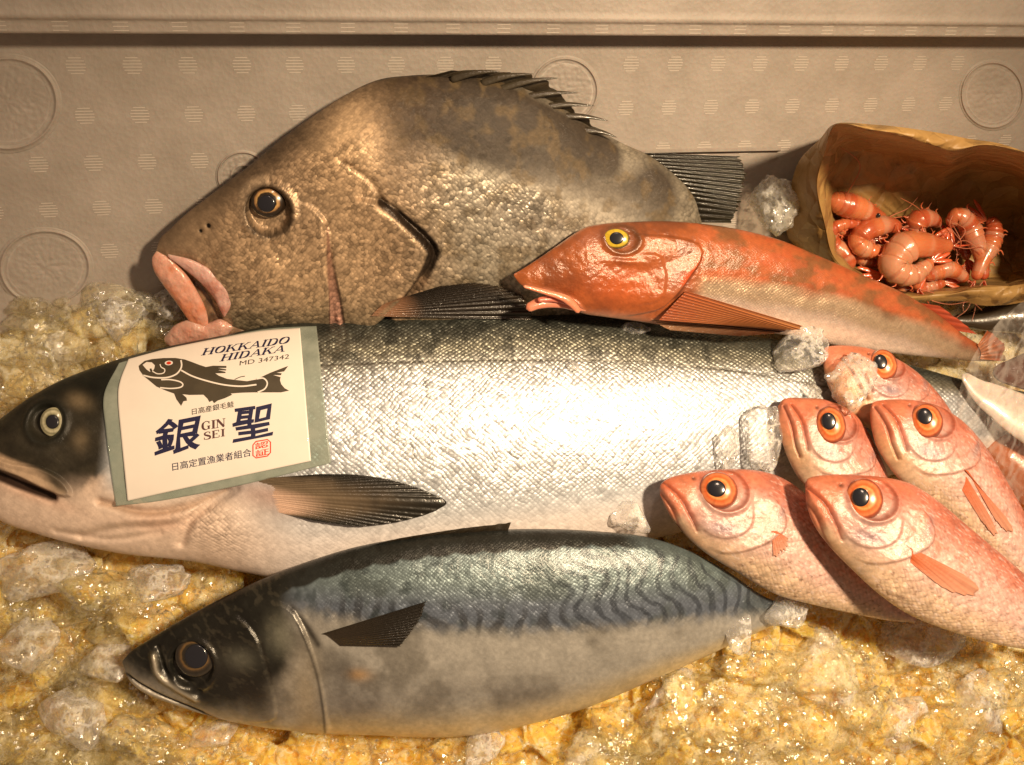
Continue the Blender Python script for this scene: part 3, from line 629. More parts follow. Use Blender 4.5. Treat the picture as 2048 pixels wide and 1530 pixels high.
def sa_paint(g):
    x, y = g.x, g.y; s = g.s; n = fbm(x, y, 70, 21); nf = fbm(x, y, 16, 22)
    c = srgb(198, 204, 212) + 0 * x[..., None]
    c = mix(c, srgb(140, 138, 124), sm(0.35, 0.72, s + 0.15 * (n - 0.5))); c = mix(c, srgb(52, 58, 56), 0.9 * sm(0.55, 0.95, s + 0.12 * (n - 0.5)))
    f1, f2, idx, _, _ = worley(x, y, 46, 31)
    spot_ = sm(0.42, 0.26, f1 + 0.7 * (nf - 0.5)) * (idx > 0.35) * sm(0.55, 0.66, s) * (x > 600) * (x < 1400)
    c = mix(c, srgb(30, 32, 28), 0.6 * spot_)
    c = mix(c, srgb(220, 212, 210), sm(-0.45, -0.75, s))
    d, p = pl(x, y, [(600, 739), (900, 730), (1200, 728), (1400, 742), (1700, 790)]); c = mix(c, srgb(92, 88, 78), 0.75 * np.exp(-(d / 2.2) ** 2) * (x > 620))
    for q in ([(842, 770), (846, 800), (843, 815)], [(812, 880), (820, 905), (818, 918)], [(848, 890), (850, 908)], [(1000, 905), (1015, 916), (1030, 914)], [(770, 800), (774, 815)], [(1230, 760), (1236, 775)]):
        c = mix(c, srgb(90, 84, 70), 0.6 * np.exp(-(pl(x, y, q)[0] / 2.2) ** 2))
    # head
    hd = sm(262, 215, x + 10 * (n - 0.5) + 0.1 * (y - 850))
    top = mix(srgb(20, 22, 17) + 0 * x[..., None], srgb(50, 46, 37), sm(780, 900, y - 0.0 * x + 60 * (n - 0.5)))
    low = srgb(208, 184, 166) + 0 * x[..., None]
    jaw = sm(-12, 12, y - np.interp(x, [-60, 0, 80, 160, 200, 260], [900, 935, 975, 1000, 960, 930]) + 20 * (nf - 0.5))
    top = top * (0.5 + 1.1 * fbm(x, y, 20, 45))[..., None]; hc = mix(top, low, jaw)
    c = mix(c, hc, hd)
    c = mix(c, srgb(220, 198, 182), sm(940, 1010, y + 0.0 * x + 30 * (n - 0.5)) * sm(640, 420, x))
    c = mix(c, srgb(195, 140, 112), 0.5 * blob(x, y, 560, 990, 90, 28, 15) + 0.35 * blob(x, y, 330, 1040, 60, 20) + 0.4 * blob(x, y, 80, 985, 80, 14, 20))
    c = mix(c, srgb(160, 130, 105), 0.6 * np.exp(-(pl(x, y, [(215, 1002), (300, 1022), (380, 1012), (460, 978)])[0] / 5) ** 2))
    c = mix(c, srgb(190, 165, 140), sm(8, -4, sd(x, y, [(-60, 893), (-10, 900), (40, 920), (110, 945), (150, 975), (140, 985), (90, 965), (30, 938), (-30, 922)])))
    c = mix(c, srgb(52, 50, 40), 0.9 * blob(x, y, 132, 962, 34, 12, 42) + 0.5 * blob(x, y, 60, 902, 26, 8, 25))
    c = mix(c, srgb(40, 22, 16), 0.95 * sm(13, 5, pl(x, y, [(-60, 938), (0, 948), (60, 970), (118, 990)])[0]))
    c = mix(c, srgb(150, 132, 104), 0.55 * blob(x, y, 172, 805, 26, 16, 20) + 0.4 * blob(x, y, 180, 880, 16, 20))
    r = np.hypot(x - 108, y - 845); c = mix(c, srgb(24, 26, 20), 0.7 * np.exp(-((r - 40) / 9) ** 2))
    c *= (0.85 + 0.3 * fbm(x, y, 7, 41))[..., None]
    met = 0.56 * sm(-0.7, -0.3, s) * sm(230, 300, x); met = met * (1 - 0.4 * spot_) * np.where(y > 960, sm(420, 620, x), 1)
    scl = np.clip(sm(610, 640, x + 0.1 * (y - 700)) * (0.12 + 0.33 * sm(-0.75, -0.35, s) + 0.5 * sm(0.25, 0.6, s)) + 0.7 * blob(x, y, 440, 1045, 70, 40, 20) + 0.08, 0, 1)
    return c, (met, 0.36 + 0.1 * nf + 0.08 * hd, scl)
SALMON_SKIN = skin_mat('salmon_skin', 12.0, 13.0, 0.36, 0.0006, coat=0.2, grain=0.2, vary=0.5, rnd=0.22)
sb = body('salmon', salmon, sa_top, sa_bot, SAP, 0.40, SALMON_SKIN, sa_paint, sa_sculpt, nu=1100, nv=330, pw=0.52)
ST = bvh(sb)
eye(salmon, ST, 109, 845, 29, 31, 0, [(0, srgb(30, 32, 26)), (0.42, srgb(60, 60, 44)), (0.5, srgb(150, 146, 116)), (0.66, srgb(196, 190, 160)), (0.8, srgb(120, 118, 92)), (0.9, srgb(190, 184, 150)), (1, srgb(60, 58, 44))], (14, 15), dome=0.35, lift=0.001, offs=(-1, 0))
sdp = lambda o, l=0.0, b=0.0: (lambda X, Y, K: SAP.depth(X, Y) - o - l * K)
fin('pectoral_fin', salmon, [(448, 962), (470, 975), (500, 995), (530, 1018)], [(640, 948), (720, 950), (800, 964), (860, 986), (892, 1006), (850, 1030), (780, 1046), (710, 1052), (630, 1042)], FIN,
    (0, 0, lambda X, Y, k: mix(mix(srgb(225, 190, 168) + 0 * X[..., None], srgb(120, 104, 84), sm(0.1, 0.4, k + (990 - Y) / 200)), srgb(36, 34, 28), sm(0.35, 0.9, k + 0.25 * (fbm(X, Y, 30, 3) - 0.5)))), sdep(ST, [(448, 962), (470, 975), (500, 995), (530, 1018)], [(640, 948), (720, 950), (800, 964), (860, 986), (892, 1006), (850, 1030), (780, 1046), (710, 1052), (630, 1042)], -0.0015, 0.0045), rays=22, ragged=3, seed=9, raydark=0.12, bow=0.002, amp=0.00025)
# label on the salmon
qs = [(x, y) for x in range(180, 700, 26) for y in range(650, 1040, 22)]
hs = [(x, y, hit(ST, x, y)) for x, y in qs]; hs = A([q for q in hs if q[2] is not None])
def basis(x, y):
    u = (x - 430) / 250; v = (y - 850) / 180
    return np.stack([u ** i * v ** j for i in range(4) for j in range(6 - i)], -1)
s_in = np.interp(hs[:, 0], [p[0] for p in sa_top], [p[1] for p in sa_top]); hs = hs[hs[:, 1] > s_in + 4]
cf = np.linalg.lstsq(basis(hs[:, 0], hs[:, 1]), hs[:, 2], rcond=None)[0]
resid = hs[:, 2] - basis(hs[:, 0], hs[:, 1]) @ cf
def lab(x, y, o): return Q(x, y, basis(np.asarray(x, float), np.asarray(y, float)) @ cf - 0.0016 - o)
label = empty('product_label', lab(430, 850, 0), 'white paper label with blue Japanese writing and a dark fish emblem, wrapped on the salmon', 'label')
def coons(L, R, T, B_, nu, nv, off):
    u = np.linspace(0, 1, nu)[:, None, None]; v = np.linspace(0, 1, nv)[None, :, None]
    l = cr(L, nv)[None]; r = cr(R, nv)[None]; t = cr(T, nu)[:, None]; b = cr(B_, nu)[:, None]
    P_ = (1 - u) * l + u * r + (1 - v) * t + v * b - ((1 - u) * (1 - v) * l[:, :1] + u * (1 - v) * r[:, :1] + (1 - u) * v * l[:, -1:] + u * v * r[:, -1:])
    return P_[..., 0], P_[..., 1]
def sheet(name, L, R, T, B_, off, mat, wr=0.0, nu=120, nv=90, parent=None):
    X, Y = coons(L, R, T, B_, nu, nv, off)
    V = lab(X, Y, off + wr * (fbm(X, Y, 40, 6) - 0.5)); V2 = lab(X, Y, off - 0.00025 + wr * (fbm(X, Y, 40, 6) - 0.5))
    n0 = nu * nv; b = [i * nv for i in range(nu)] + [(nu - 1) * nv + j for j in range(1, nv)] + [i * nv + nv - 1 for i in range(nu - 2, -1, -1)] + [j for j in range(nv - 2, 0, -1)]
    b = A(b); b2 = np.roll(b, -1); side = np.stack([b, b2, b2 + n0, b + n0], -1)
    return put(name, mesh(np.r_[V.reshape(-1, 3), V2.reshape(-1, 3)], np.r_[gridf(nu, nv), gridf(nu, nv, off=n0)[:, ::-1], side]), mat, parent)
fl = N('clear_film'); _o = fl.n('ShaderNodeTexCoord').outputs['Object']
_p = fl.pr(Base_Color=(*srgb(180, 188, 178), 1), Roughness=0.35, Coat_Weight=0.3)
_p2 = fl.n('ShaderNodeBsdfTransparent'); _p2.inputs[0].default_value = (0.85, 0.92, 0.9, 1)
_m = fl.n('ShaderNodeMixShader'); fl.l(fl.ramp(fl.noise(_o, 60, 4), (0.35, (0.35, 0.35, 0.35)), (0.65, (0.65, 0.65, 0.65))), _m.inputs[0]); fl.l(_p.outputs[0], _m.inputs[1]); fl.l(_p2.outputs[0], _m.inputs[2]); FILM = fl.end(_m.outputs[0])
PAPER = simple('label_paper', srgb(244, 236, 228), 0.35, coat=0.15, bump=0.03, bs=60, vary=0.03)
INK = simple('blue_ink', srgb(34, 34, 72), 0.45, vary=0.1); INK2 = simple('black_ink', srgb(52, 44, 38), 0.5, vary=0.1); RED = simple('red_ink', srgb(222, 60, 28), 0.45, vary=0.1); GREY = simple('emblem_ink', srgb(74, 66, 52), 0.5, vary=0.3)
LWH = simple('label_white', srgb(244, 236, 228), 0.4, vary=0.02)
sheet('clear_film', [(238, 726), (208, 790), (212, 860), (222, 940), (232, 1012)], [(633, 652), (641, 730), (652, 830), (662, 926)], [(238, 726), (330, 699), (450, 673), (540, 657), (633, 652)], [(232, 1012), (330, 1000), (500, 966), (662, 926)], 0.0, FILM, 0.0008, parent=label)
sheet('label_paper', [(257, 718), (240, 762), (236, 800), (243, 880), (255, 1002)], [(600, 656), (607, 740), (622, 922)], [(257, 718), (340, 696), (430, 678), (520, 662), (600, 656)], [(255, 1002), (380, 974), (500, 948), (622, 922)], 0.0007, PAPER, 0.0, parent=label)
def tri_mesh(name, tris, off, mat, parent, maxe=9):
    """flat triangles in photo points, cut fine and laid on the label"""
    out = []; st = [tuple(map(tuple, t)) for t in tris]
    while st:
        a, b, c = st.pop(); l = [math.dist(a, b), math.dist(b, c), math.dist(c, a)]; m = max(l)
        if m > maxe and len(out) < 60000:
            if l[0] == m: q = ((a[0] + b[0]) / 2, (a[1] + b[1]) / 2); st += [(a, q, c), (q, b, c)]
            elif l[1] == m: q = ((b[0] + c[0]) / 2, (b[1] + c[1]) / 2); st += [(a, b, q), (a, q, c)]
            else: q = ((c[0] + a[0]) / 2, (c[1] + a[1]) / 2); st += [(a, b, q), (q, b, c)]
        else: out.append((a, b, c))
    v = A(out, float).reshape(-1, 2); V = lab(v[:, 0], v[:, 1], off)
    return put(name, mesh(V, np.arange(len(v)).reshape(-1, 3)), mat, parent)
def tess(pts):
    pts = [tuple(p) for p in pts]
    return [[pts[i] for i in t] for t in tessellate_polygon([[Vector((p[0], p[1], 0)) for p in pts]])]
def stroke(pts, w, smooth=True):
    p = cr(pts, max(3, 6 * len(pts))) if smooth and len(pts) > 2 else A(pts, float)
    w = np.interp(np.linspace(0, 1, len(p)), np.linspace(0, 1, len(w)), w) if not np.isscalar(w) else np.full(len(p), w)
    t = np.gradient(p, axis=0); t /= np.linalg.norm(t, axis=1)[:, None] + 1e-9; nn = np.stack([-t[:, 1], t[:, 0]], 1)
    a = p + nn * w[:, None] / 2; b = p - nn * w[:, None] / 2; out = []
    for i in range(len(p) - 1): out += [[a[i], b[i], b[i + 1]], [a[i], b[i + 1], a[i + 1]]]
    return out
def glyphs(txt, bold=0.0):
    c = bpy.data.curves.new('writing', 'FONT'); c.body = txt; c.offset = bold; c.resolution_u = 3
    o = bpy.data.objects.new('writing', c); COL.objects.link(o); dg = bpy.context.evaluated_depsgraph_get(); dg.update()
    me = bpy.data.meshes.new_from_object(o.evaluated_get(dg)); me.calc_loop_triangles()
    v = A([list(q.co[:2]) for q in me.vertices]); tr = [[v[i] for i in t.vertices] for t in me.loop_triangles]
    bpy.data.objects.remove(o); bpy.data.curves.remove(c); bpy.data.meshes.remove(me)
    return v, tr
def write(name, txt, p0, p1, up, mat, bold=0.0, warp=None):
    """txt stretched so its ink box runs p0 (lower left) to p1 (lower right), up = vector of the ink height"""
    v, tr = glyphs(txt, bold); mn = v.min(0); mxx = v.max(0); p0 = A(p0, float); p1 = A(p1, float); up = A(up, float)
    def f(q):
        a, b = (q - mn) / (mxx - mn)
        if warp: a, b = warp(a, b)
        return p0 + (p1 - p0) * a + up * b
    return tri_mesh(name, [[f(q) for q in t] for t in tr], 0.00085, mat, label, 8)
# serif capitals drawn as thick and thin strokes
def serif(ch):
    T_, t_ = 0.24, 0.075; o = []; sf = lambda x, y, w=0.42: o.append(([(x - w / 2, y), (x + w / 2, y)], 0.06))
    if ch in 'HKID' or ch in 'NE':
        pass
    if ch == 'I': o.append(([(0.25, 0), (0.25, 1)], T_)); sf(0.25, 0.03); sf(0.25, 0.97); return o, 0.5
    if ch == 'H':
        for x in (0.2, 0.82): o.append(([(x, 0), (x, 1)], T_)); sf(x, 0.03); sf(x, 0.97)
        o.append(([(0.2, 0.5), (0.82, 0.5)], t_)); return o, 1.05
    if ch == 'K':
        o.append(([(0.2, 0), (0.2, 1)], T_)); sf(0.2, 0.03); sf(0.2, 0.97); o.append(([(0.3, 0.42), (0.78, 0.97)], t_)); o.append(([(0.46, 0.6), (0.86, 0.03)], T_)); sf(0.82, 0.97, 0.3); sf(0.86, 0.03, 0.36); return o, 1.03
    if ch == 'A':
        o.append(([(0.12, 0.02), (0.5, 1)], t_)); o.append(([(0.5, 1), (0.86, 0.02)], T_)); o.append(([(0.26, 0.34), (0.72, 0.34)], t_)); sf(0.12, 0.03, 0.28); sf(0.86, 0.03, 0.38); return o, 1.0
    if ch == 'D':
        o.append(([(0.2, 0), (0.2, 1)], T_)); o.append(([(0.05, 0.97), (0.5, 0.97)], t_)); o.append(([(0.05, 0.03), (0.5, 0.03)], t_))
        o.append(([(0.45, 0.97), (0.74, 0.84), (0.82, 0.5), (0.74, 0.16), (0.45, 0.03)], [0.06, 0.2, 0.26, 0.2, 0.06])); return o, 1.0
    if ch == 'O':
        o.append(([(0.48, 0.98), (0.2, 0.82), (0.12, 0.5), (0.2, 0.18), (0.48, 0.02)], [0.06, 0.2, 0.26, 0.2, 0.06])); o.append(([(0.48, 0.98), (0.76, 0.82), (0.84, 0.5), (0.76, 0.18), (0.48, 0.02)], [0.06, 0.2, 0.26, 0.2, 0.06])); return o, 0.98
    if ch == 'G':
        o.append(([(0.78, 0.78), (0.66, 0.95), (0.45, 0.98), (0.2, 0.82), (0.12, 0.5), (0.2, 0.18), (0.48, 0.02), (0.74, 0.12)], [0.08, 0.08, 0.08, 0.2, 0.26, 0.2, 0.07, 0.08])); o.append(([(0.76, 0.04), (0.76, 0.42)], 0.2)); sf(0.74, 0.42, 0.36); o.append(([(0.8, 0.66), (0.8, 0.98)], 0.06)); return o, 1.0
    if ch == 'N':
        o.append(([(0.16, 0), (0.16, 1)], t_)); o.append(([(0.16, 0.98), (0.84, 0.04)], T_)); o.append(([(0.84, 0), (0.84, 1)], t_)); sf(0.14, 0.03, 0.3); sf(0.12, 0.97, 0.3); sf(0.84, 0.97, 0.3); return o, 1.05
    if ch == 'S':
        o.append(([(0.62, 0.76), (0.54, 0.95), (0.34, 0.98), (0.14, 0.84), (0.16, 0.64), (0.44, 0.48), (0.66, 0.32), (0.62, 0.1), (0.38, 0.02), (0.16, 0.06), (0.08, 0.26)], [0.06, 0.07, 0.1, 0.2, 0.2, 0.24, 0.22, 0.18, 0.1, 0.07, 0.06])); o.append(([(0.64, 0.7), (0.64, 0.98)], 0.06)); o.append(([(0.08, 0.02), (0.08, 0.32)], 0.06)); return o, 0.8
    if ch == 'E':
        o.append(([(0.2, 0), (0.2, 1)], T_)); o.append(([(0.05, 0.97), (0.72, 0.97)], t_)); o.append(([(0.05, 0.03), (0.76, 0.03)], t_)); o.append(([(0.2, 0.52), (0.55, 0.52)], t_)); o.append(([(0.72, 0.72), (0.72, 0.99)], 0.07)); o.append(([(0.76, 0.01), (0.76, 0.3)], 0.07)); o.append(([(0.55, 0.4), (0.55, 0.64)], 0.06)); return o, 0.88
def serif_write(name, txt, p0, p1, up, mat, wt=1.0):
    x = 0; items = []
    for ch in txt: o, w = serif(ch); items.append((x, o)); x += w
    p0 = A(p0, float); ax = (A(p1, float) - p0) / x; up = A(up, float); hgt = np.linalg.norm(up); tris = []
    for x0, o in items:
        for pts, w in o:
            p = [p0 + ax * (x0 + a) + up * b for a, b in pts]
            ww = A(w) * hgt * wt; tris += stroke(p, ww if np.ndim(ww) else float(ww))
    return tri_mesh(name, tris, 0.0009, mat, label, 8)
serif_write('lettering', 'HOKKAIDO', (402, 711), (577, 686), (7, -14), INK)
serif_write('lettering', 'HIDAKA', (439, 723), (568, 703), (7, -14), INK)
write('lettering', 'MD 347342', (479, 731), (578, 717), (1, -9), INK2)
write('lettering', '日高産銀毛鮭', (384, 830), (468, 814), (-0.5, -12.5), INK2, 0.006)
serif_write('lettering', 'GIN', (403, 861), (452, 853), (0, -17), simple('brown_ink', srgb(88, 56, 58), 0.5), 1.1)
serif_write('lettering', 'SEI', (407, 880), (451, 872), (0, -15), simple('brown_ink', srgb(88, 56, 58), 0.5), 1.1)
brush = lambda a, b: (a + 0.02 * math.sin(b * 9), b + 0.03 * math.sin(a * 7))
write('lettering', '銀', (304, 916), (398, 899), (9, -72), INK, 0.018, brush)
write('lettering', '聖', (465, 886), (545, 872), (2, -68), INK, 0.016, brush)
write('lettering', '日高定置漁業者組合', (345, 942), (503, 912), (-1, -16), INK, 0.005)
rr_ = lambda x0, y0, x1, y1, k=6: [(x0 + k, y0), (x1 - k, y0), (x1, y0 + k), (x1, y1 - k), (x1 - k, y1), (x0 + k, y1), (x0, y1 - k), (x0, y0 + k)]
sl = lambda P_: [(a, b - 0.17 * (a - 523)) for a, b in P_]
tri_mesh('seal_mark', stroke(sl(rr_(506, 881, 541, 914) + [(512, 881), (516, 881)]), 2.2, False), 0.0009, RED, label)
write('seal_mark', '認', (510, 899), (537, 894), (0, -13), RED, 0.01); write('seal_mark', '証', (511, 914), (538, 909), (0, -13), RED, 0.01)
zz = lambda P_: [(200 + a * 0.2353, 660 + b * 0.2353) for a, b in P_]
em = zz([(380, 262), (440, 247), (540, 238), (640, 237), (720, 250), (790, 275), (850, 298), (900, 314), (960, 303), (1075, 305), (1074, 322), (1000, 322), (1074, 334), (1072, 344), (1000, 340), (1068, 356), (1066, 366), (980, 368), (1010, 388), (1080, 415), (1160, 425), (1250, 435), (1330, 420), (1400, 385), (1450, 362), (1520, 335), (1600, 305), (1565, 352), (1500, 362), (1545, 368), (1538, 384), (1470, 382), (1535, 400), (1530, 425), (1540, 460), (1570, 495), (1608, 515), (1540, 530), (1450, 530), (1300, 530), (1200, 533), (1110, 540), (1125, 550), (1060, 580), (1000, 600), (970, 622), (955, 600), (930, 612), (915, 585), (880, 550), (760, 552), (700, 545), (735, 575), (740, 600), (710, 605), (690, 645), (665, 610), (650, 590), (630, 540), (560, 515), (480, 480), (420, 430), (370, 390), (335, 340), (328, 305), (345, 290)])
tri_mesh('fish_emblem', tess(em), 0.00085, GREY, label)
wl = []
wl += tess(zz([(362, 296), (395, 272), (440, 275), (466, 300), (462, 325), (448, 350), (436, 325), (420, 330), (428, 358), (395, 335)]))
for P_, w in ((([(688, 255), (694, 300), (680, 340), (640, 380), (560, 405), (450, 403), (368, 385)]), 3.0), (([(690, 342), (780, 390), (900, 430), (1050, 465), (1200, 478), (1330, 464)]), 3.0), (([(520, 422), (600, 422), (680, 440), (705, 465), (680, 488), (600, 497), (510, 490)]), 2.6), (([(1330, 415), (1390, 410), (1422, 450), (1400, 500), (1340, 530)]), 2.8), (([(445, 350), (490, 372), (540, 365), (550, 335), (520, 315), (510, 290)]), 2.0)):
    wl += stroke(zz(P_), w)
tri_mesh('emblem_lines', wl, 0.00105, LWH, label)
x_, y_ = loop_pts(200 + 585 * .2353, 660 + 280 * .2353, 8.2, 4.6, -5, 20); tri_mesh('emblem_lines', tess(list(zip(x_, y_))), 0.00105, LWH, label)
x_, y_ = loop_pts(200 + 585 * .2353, 660 + 280 * .2353, 4.8, 3.0, -5, 20); tri_mesh('emblem_eye', tess(list(zip(x_, y_))), 0.00125, RED, label)
tri_mesh('fish_emblem', stroke(zz([(1145, 420), (1190, 400), (1232, 392)]), 1.6), 0.00085, GREY, label)
# ------------------------------------------------------------------ mackerel
def near(trees, px, py):
    ds = [d for d in (hit(t, px, py) for t in trees) if d is not None]
    return min(ds + [float(BED.depth(px, py))])
MAP = Plane((900, 1085, near([ST], 900, 1085) - 0.010), (450, 1420, float(BED.depth(450, 1420)) - 0.014), (1250, 1420, float(BED.depth(1250, 1420)) - 0.016))
mack = empty('mackerel', MAP.at(850, 1270), 'blue green backed mackerel with dark wavy bars, nearest the bottom of the ice', 'fish')
ma_top = [(245, 1322), (262, 1303), (290, 1284), (350, 1247), (430, 1203), (520, 1160), (620, 1122), (720, 1092), (850, 1070), (980, 1060), (1100, 1058), (1200, 1063), (1290, 1073), (1370, 1098), (1450, 1140), (1520, 1188), (1570, 1210), (1600, 1220)]
ma_bot = [(245, 1326), (258, 1358), (290, 1385), (350, 1408), (430, 1432), (520, 1450), (620, 1461), (750, 1466), (880, 1470), (980, 1460), (1080, 1438), (1180, 1408), (1290, 1362), (1400, 1315), (1500, 1270), (1570, 1240), (1600, 1228)]
def ma_sculpt(g):
    x, y = g.x, g.y; h = 0 * x
    op = [(580, 1190), (610, 1225), (632, 1280), (648, 1340), (656, 1400), (654, 1452), (560, 1470), (450, 1440), (450, 1250), (520, 1190)]
    h += lipc(x, y, op, 6, 0.0018, 5, 50)
    pre = [(480, 1215), (520, 1250), (540, 1310), (555, 1370), (545, 1420), (440, 1420), (400, 1300), (430, 1220)]
    h += lipc(x, y, pre, 5, 0.0014, 5, 40)
    d, p = pl(x, y, [(250, 1345), (300, 1370), (350, 1392), (400, 1412), (430, 1430)]); h -= 0.0022 * np.exp(-(d / 5) ** 2)
    d, p = pl(x, y, [(312, 1298), (325, 1335), (360, 1358), (398, 1378)]); h += 0.0025 * np.exp(-(d / 8) ** 2); d, p = pl(x, y, [(320, 1286), (338, 1325), (372, 1345), (405, 1360)]); h -= 0.0015 * np.exp(-(d / 7) ** 2)
    r = np.hypot(x - 392, y - 1310); h += 0.0016 * np.exp(-((r - 48) / 7) ** 2) - 0.002 * sm(46, 36, r)
    h += 0.0012 * (fbm(x, y, 80, 53) - 0.5) + 0.0004 * (fbm(x, y, 18, 54) - 0.5)
    return h
def ma_paint(g):
    x, y, s = g.x, g.y, g.s; n = fbm(x, y, 60, 61); nf = fbm(x, y, 14, 62)
    bnd = np.interp(x, [500, 640, 800, 1000, 1200, 1400, 1600], [1190, 1200, 1215, 1226, 1222, 1216, 1222])
    c = mix(srgb(176, 174, 168) + 0 * x[..., None], srgb(196, 180, 146), sm(-0.45, -0.85, s))
    c = c * (0.82 + 0.36 * fbm(x, y, 30, 71))[..., None]
    c = mix(c, srgb(108, 104, 96), 0.6 * sm(0.5, 0.7, fbm(x, y, 90, 64)) * sm(-0.85, -0.5, s))
    c = mix(c, srgb(88, 82, 84), 0.55 * blob(x, y, 690, 1380, 110, 50) + 0.3 * blob(x, y, 1000, 1350, 160, 40))
    back = mix(srgb(112, 128, 132) + 0 * x[..., None], srgb(100, 110, 126), sm(1130, 1190, y - 0.0 * x))
    back = mix(back, srgb(74, 84, 84), 0.6 * sm(0.5, 0.3, n))
    up = sm(18, -18, y - bnd + 22 * (nf - 0.5)); c = mix(c, back, up)
    wx = x + 16 * np.sin(y / 17 + x / 60) + 60 * (fbm(x, y, 60, 66) - 0.5) - 0.35 * (y - 1150)
    bars = sm(0.15, 0.75, np.sin(wx / 5.6)) 
    zone = sm(1040, 1160, x) * sm(bnd + 18, bnd - 20, y) * sm(0.97, 0.85, s)
    c = mix(c, srgb(40, 46, 56), 0.66 * bars * zone * (0.6 + 0.6 * nf))
    low = sm(640, 700, x) * sm(1180, 1080, x) * np.exp(-((y - bnd + 18) / 24) ** 2)
    c = mix(c, srgb(48, 50, 54), 0.7 * low * sm(-0.1, 0.7, np.sin(wx / 7.0 + 1.0)))
    spots = sm(0.55, 0.72, fbm(x, y, 24, 67)) * up * sm(1150, 900, x)
    c = mix(c, srgb(50, 62, 66), 0.55 * spots)
    edge = (1 - s) * g.W                       # px from the back's outline
    scal = 26 + 5 * np.abs(np.sin(x / 17)) - 12 * sm(1000, 1250, x)
    c = mix(c, srgb(32, 30, 24), 0.93 * sm(scal + 3, scal - 3, edge) * sm(1330, 1230, x))
    # head
    hd = sm(625, 560, x - 0.12 * (y - 1200) + 20 * (n - 0.5))
    hc = mix(srgb(34, 34, 30) + 0 * x[..., None], srgb(158, 152, 142), sm(-30, 40, y - np.interp(x, [240, 300, 400, 480, 560, 640], [1335, 1345, 1380, 1400, 1330, 1240]) + 50 * (n - 0.5)))
    hc = hc * (0.35 + 1.3 * fbm(x, y, 34, 72, 5))[..., None]; hc = mix(hc, srgb(46, 42, 38), 0.85 * blob(x, y, 520, 1370, 52, 55) + 0.6 * blob(x, y, 455, 1300, 60, 60))
    hc = mix(hc, srgb(140, 132, 112), 0.10 * sm(0.56, 0.70, fbm(x * 1.0 + y * 0.6, y * 1.8 - x, 16, 75)) * sm(1460, 1300, y)); hc = mix(hc, srgb(16, 15, 12), 0.35 * sm(0.58, 0.66, fbm(x, y, 22, 76)) * sm(1330, 1260, y))
    hc = mix(hc, srgb(150, 150, 135), 0.7 * blob(x, y, 575, 1240, 32, 34) + 0.35 * blob(x, y, 490, 1290, 30, 20))
    c = mix(c, hc, hd)
    c = mix(c, srgb(176, 170, 158), 0.9 * blob(x, y, 455, 1450, 160, 20, 5) * sm(640, 560, x))
    c = mix(c, srgb(190, 172, 140), 0.5 * blob(x, y, 620, 1350, 26, 80))
    for q, w, a in (([(600, 1215), (622, 1262), (640, 1320), (650, 1390), (652, 1450)], 3, 0.7), ([(590, 1195), (615, 1220), (640, 1255)], 7, 0.8), ([(250, 1345), (300, 1370), (350, 1392), (400, 1412), (430, 1430)], 3.5, 0.9), ([(530, 1260), (545, 1310), (550, 1335)], 4, 0.5)):
        c = mix(c, srgb(30, 24, 18), a * np.exp(-(pl(x, y, q)[0] / w) ** 2))
    d = pl(x, y, [(314, 1300), (325, 1335), (360, 1358), (398, 1380)])[0]; c = mix(c, srgb(190, 182, 165), 0.8 * np.exp(-(d / 5) ** 2))
    c = mix(c, srgb(46, 36, 32), 0.5 * blob(x, y, 690, 1310, 45, 30)); c = mix(c, srgb(205, 160, 100), 0.55 * blob(x, y, 722, 1312, 20, 12))
    c *= (0.82 + 0.36 * fbm(x, y, 6, 68))[..., None]
    met = 0.38 - 0.05 * up - 0.1 * hd + 0.2 * blob(x, y, 650, 1215, 90, 24, -15)
    return c, (met, 0.34 + 0.08 * nf - 0.08 * hd + 0.1 * sm(-0.2, -0.6, s), 0.05 + 0.4 * sm(600, 700, x) * sm(20, -10, y - bnd))
MACK_SKIN = skin_mat('mackerel_skin', 16, 16, 0.4, 0.0004, coat=0.5, grain=0.22, vary=0.25, rnd=0.3, coatb=0.22)
mb = body('mackerel', mack, ma_top, ma_bot, MAP, 0.42, MACK_SKIN, ma_paint, ma_sculpt, nu=900, nv=300)
MT = bvh(mb)
eye(mack, MT, 392, 1311, 43, 44, 0, [(0, srgb(20, 18, 14)), (0.55, srgb(40, 34, 24)), (0.62, srgb(110, 84, 48)), (0.70, srgb(60, 48, 34)), (0.8, srgb(34, 30, 24)), (0.93, srgb(56, 50, 42)), (1, srgb(30, 26, 22))], (25, 26), dome=0.22, lift=0.0006, pupc=(0, 0, 0), offs=(2, 0))
md = lambda o, l=0.0: (lambda X, Y, K: MAP.depth(X, Y) - o - l * K)
fin('pectoral_fin', mack, [(642, 1268), (655, 1272), (680, 1292)], [(852, 1203), (838, 1240), (800, 1293)], FIN, (0, 0, lambda X, Y, k: mix(srgb(52, 44, 34) + 0 * X[..., None], srgb(34, 30, 24), sm(0.1, 0.8, k + 0 * X))), sdep(MT, [(642, 1268), (655, 1272), (680, 1292)], [(852, 1203), (838, 1240), (800, 1293)], 0.0006, 0.0035), rays=14, ragged=4, seed=2, amp=0.0003, bow=0.003, raydark=0.15)
fin('dorsal_fin', mack, [(720, 1096), (830, 1078), (930, 1068), (1015, 1064)], [(800, 1076), (900, 1060), (980, 1050), (1022, 1045)], FIN, dk, md(0.001, 0.003), rays=9, ragged=2, amp=0.0004)

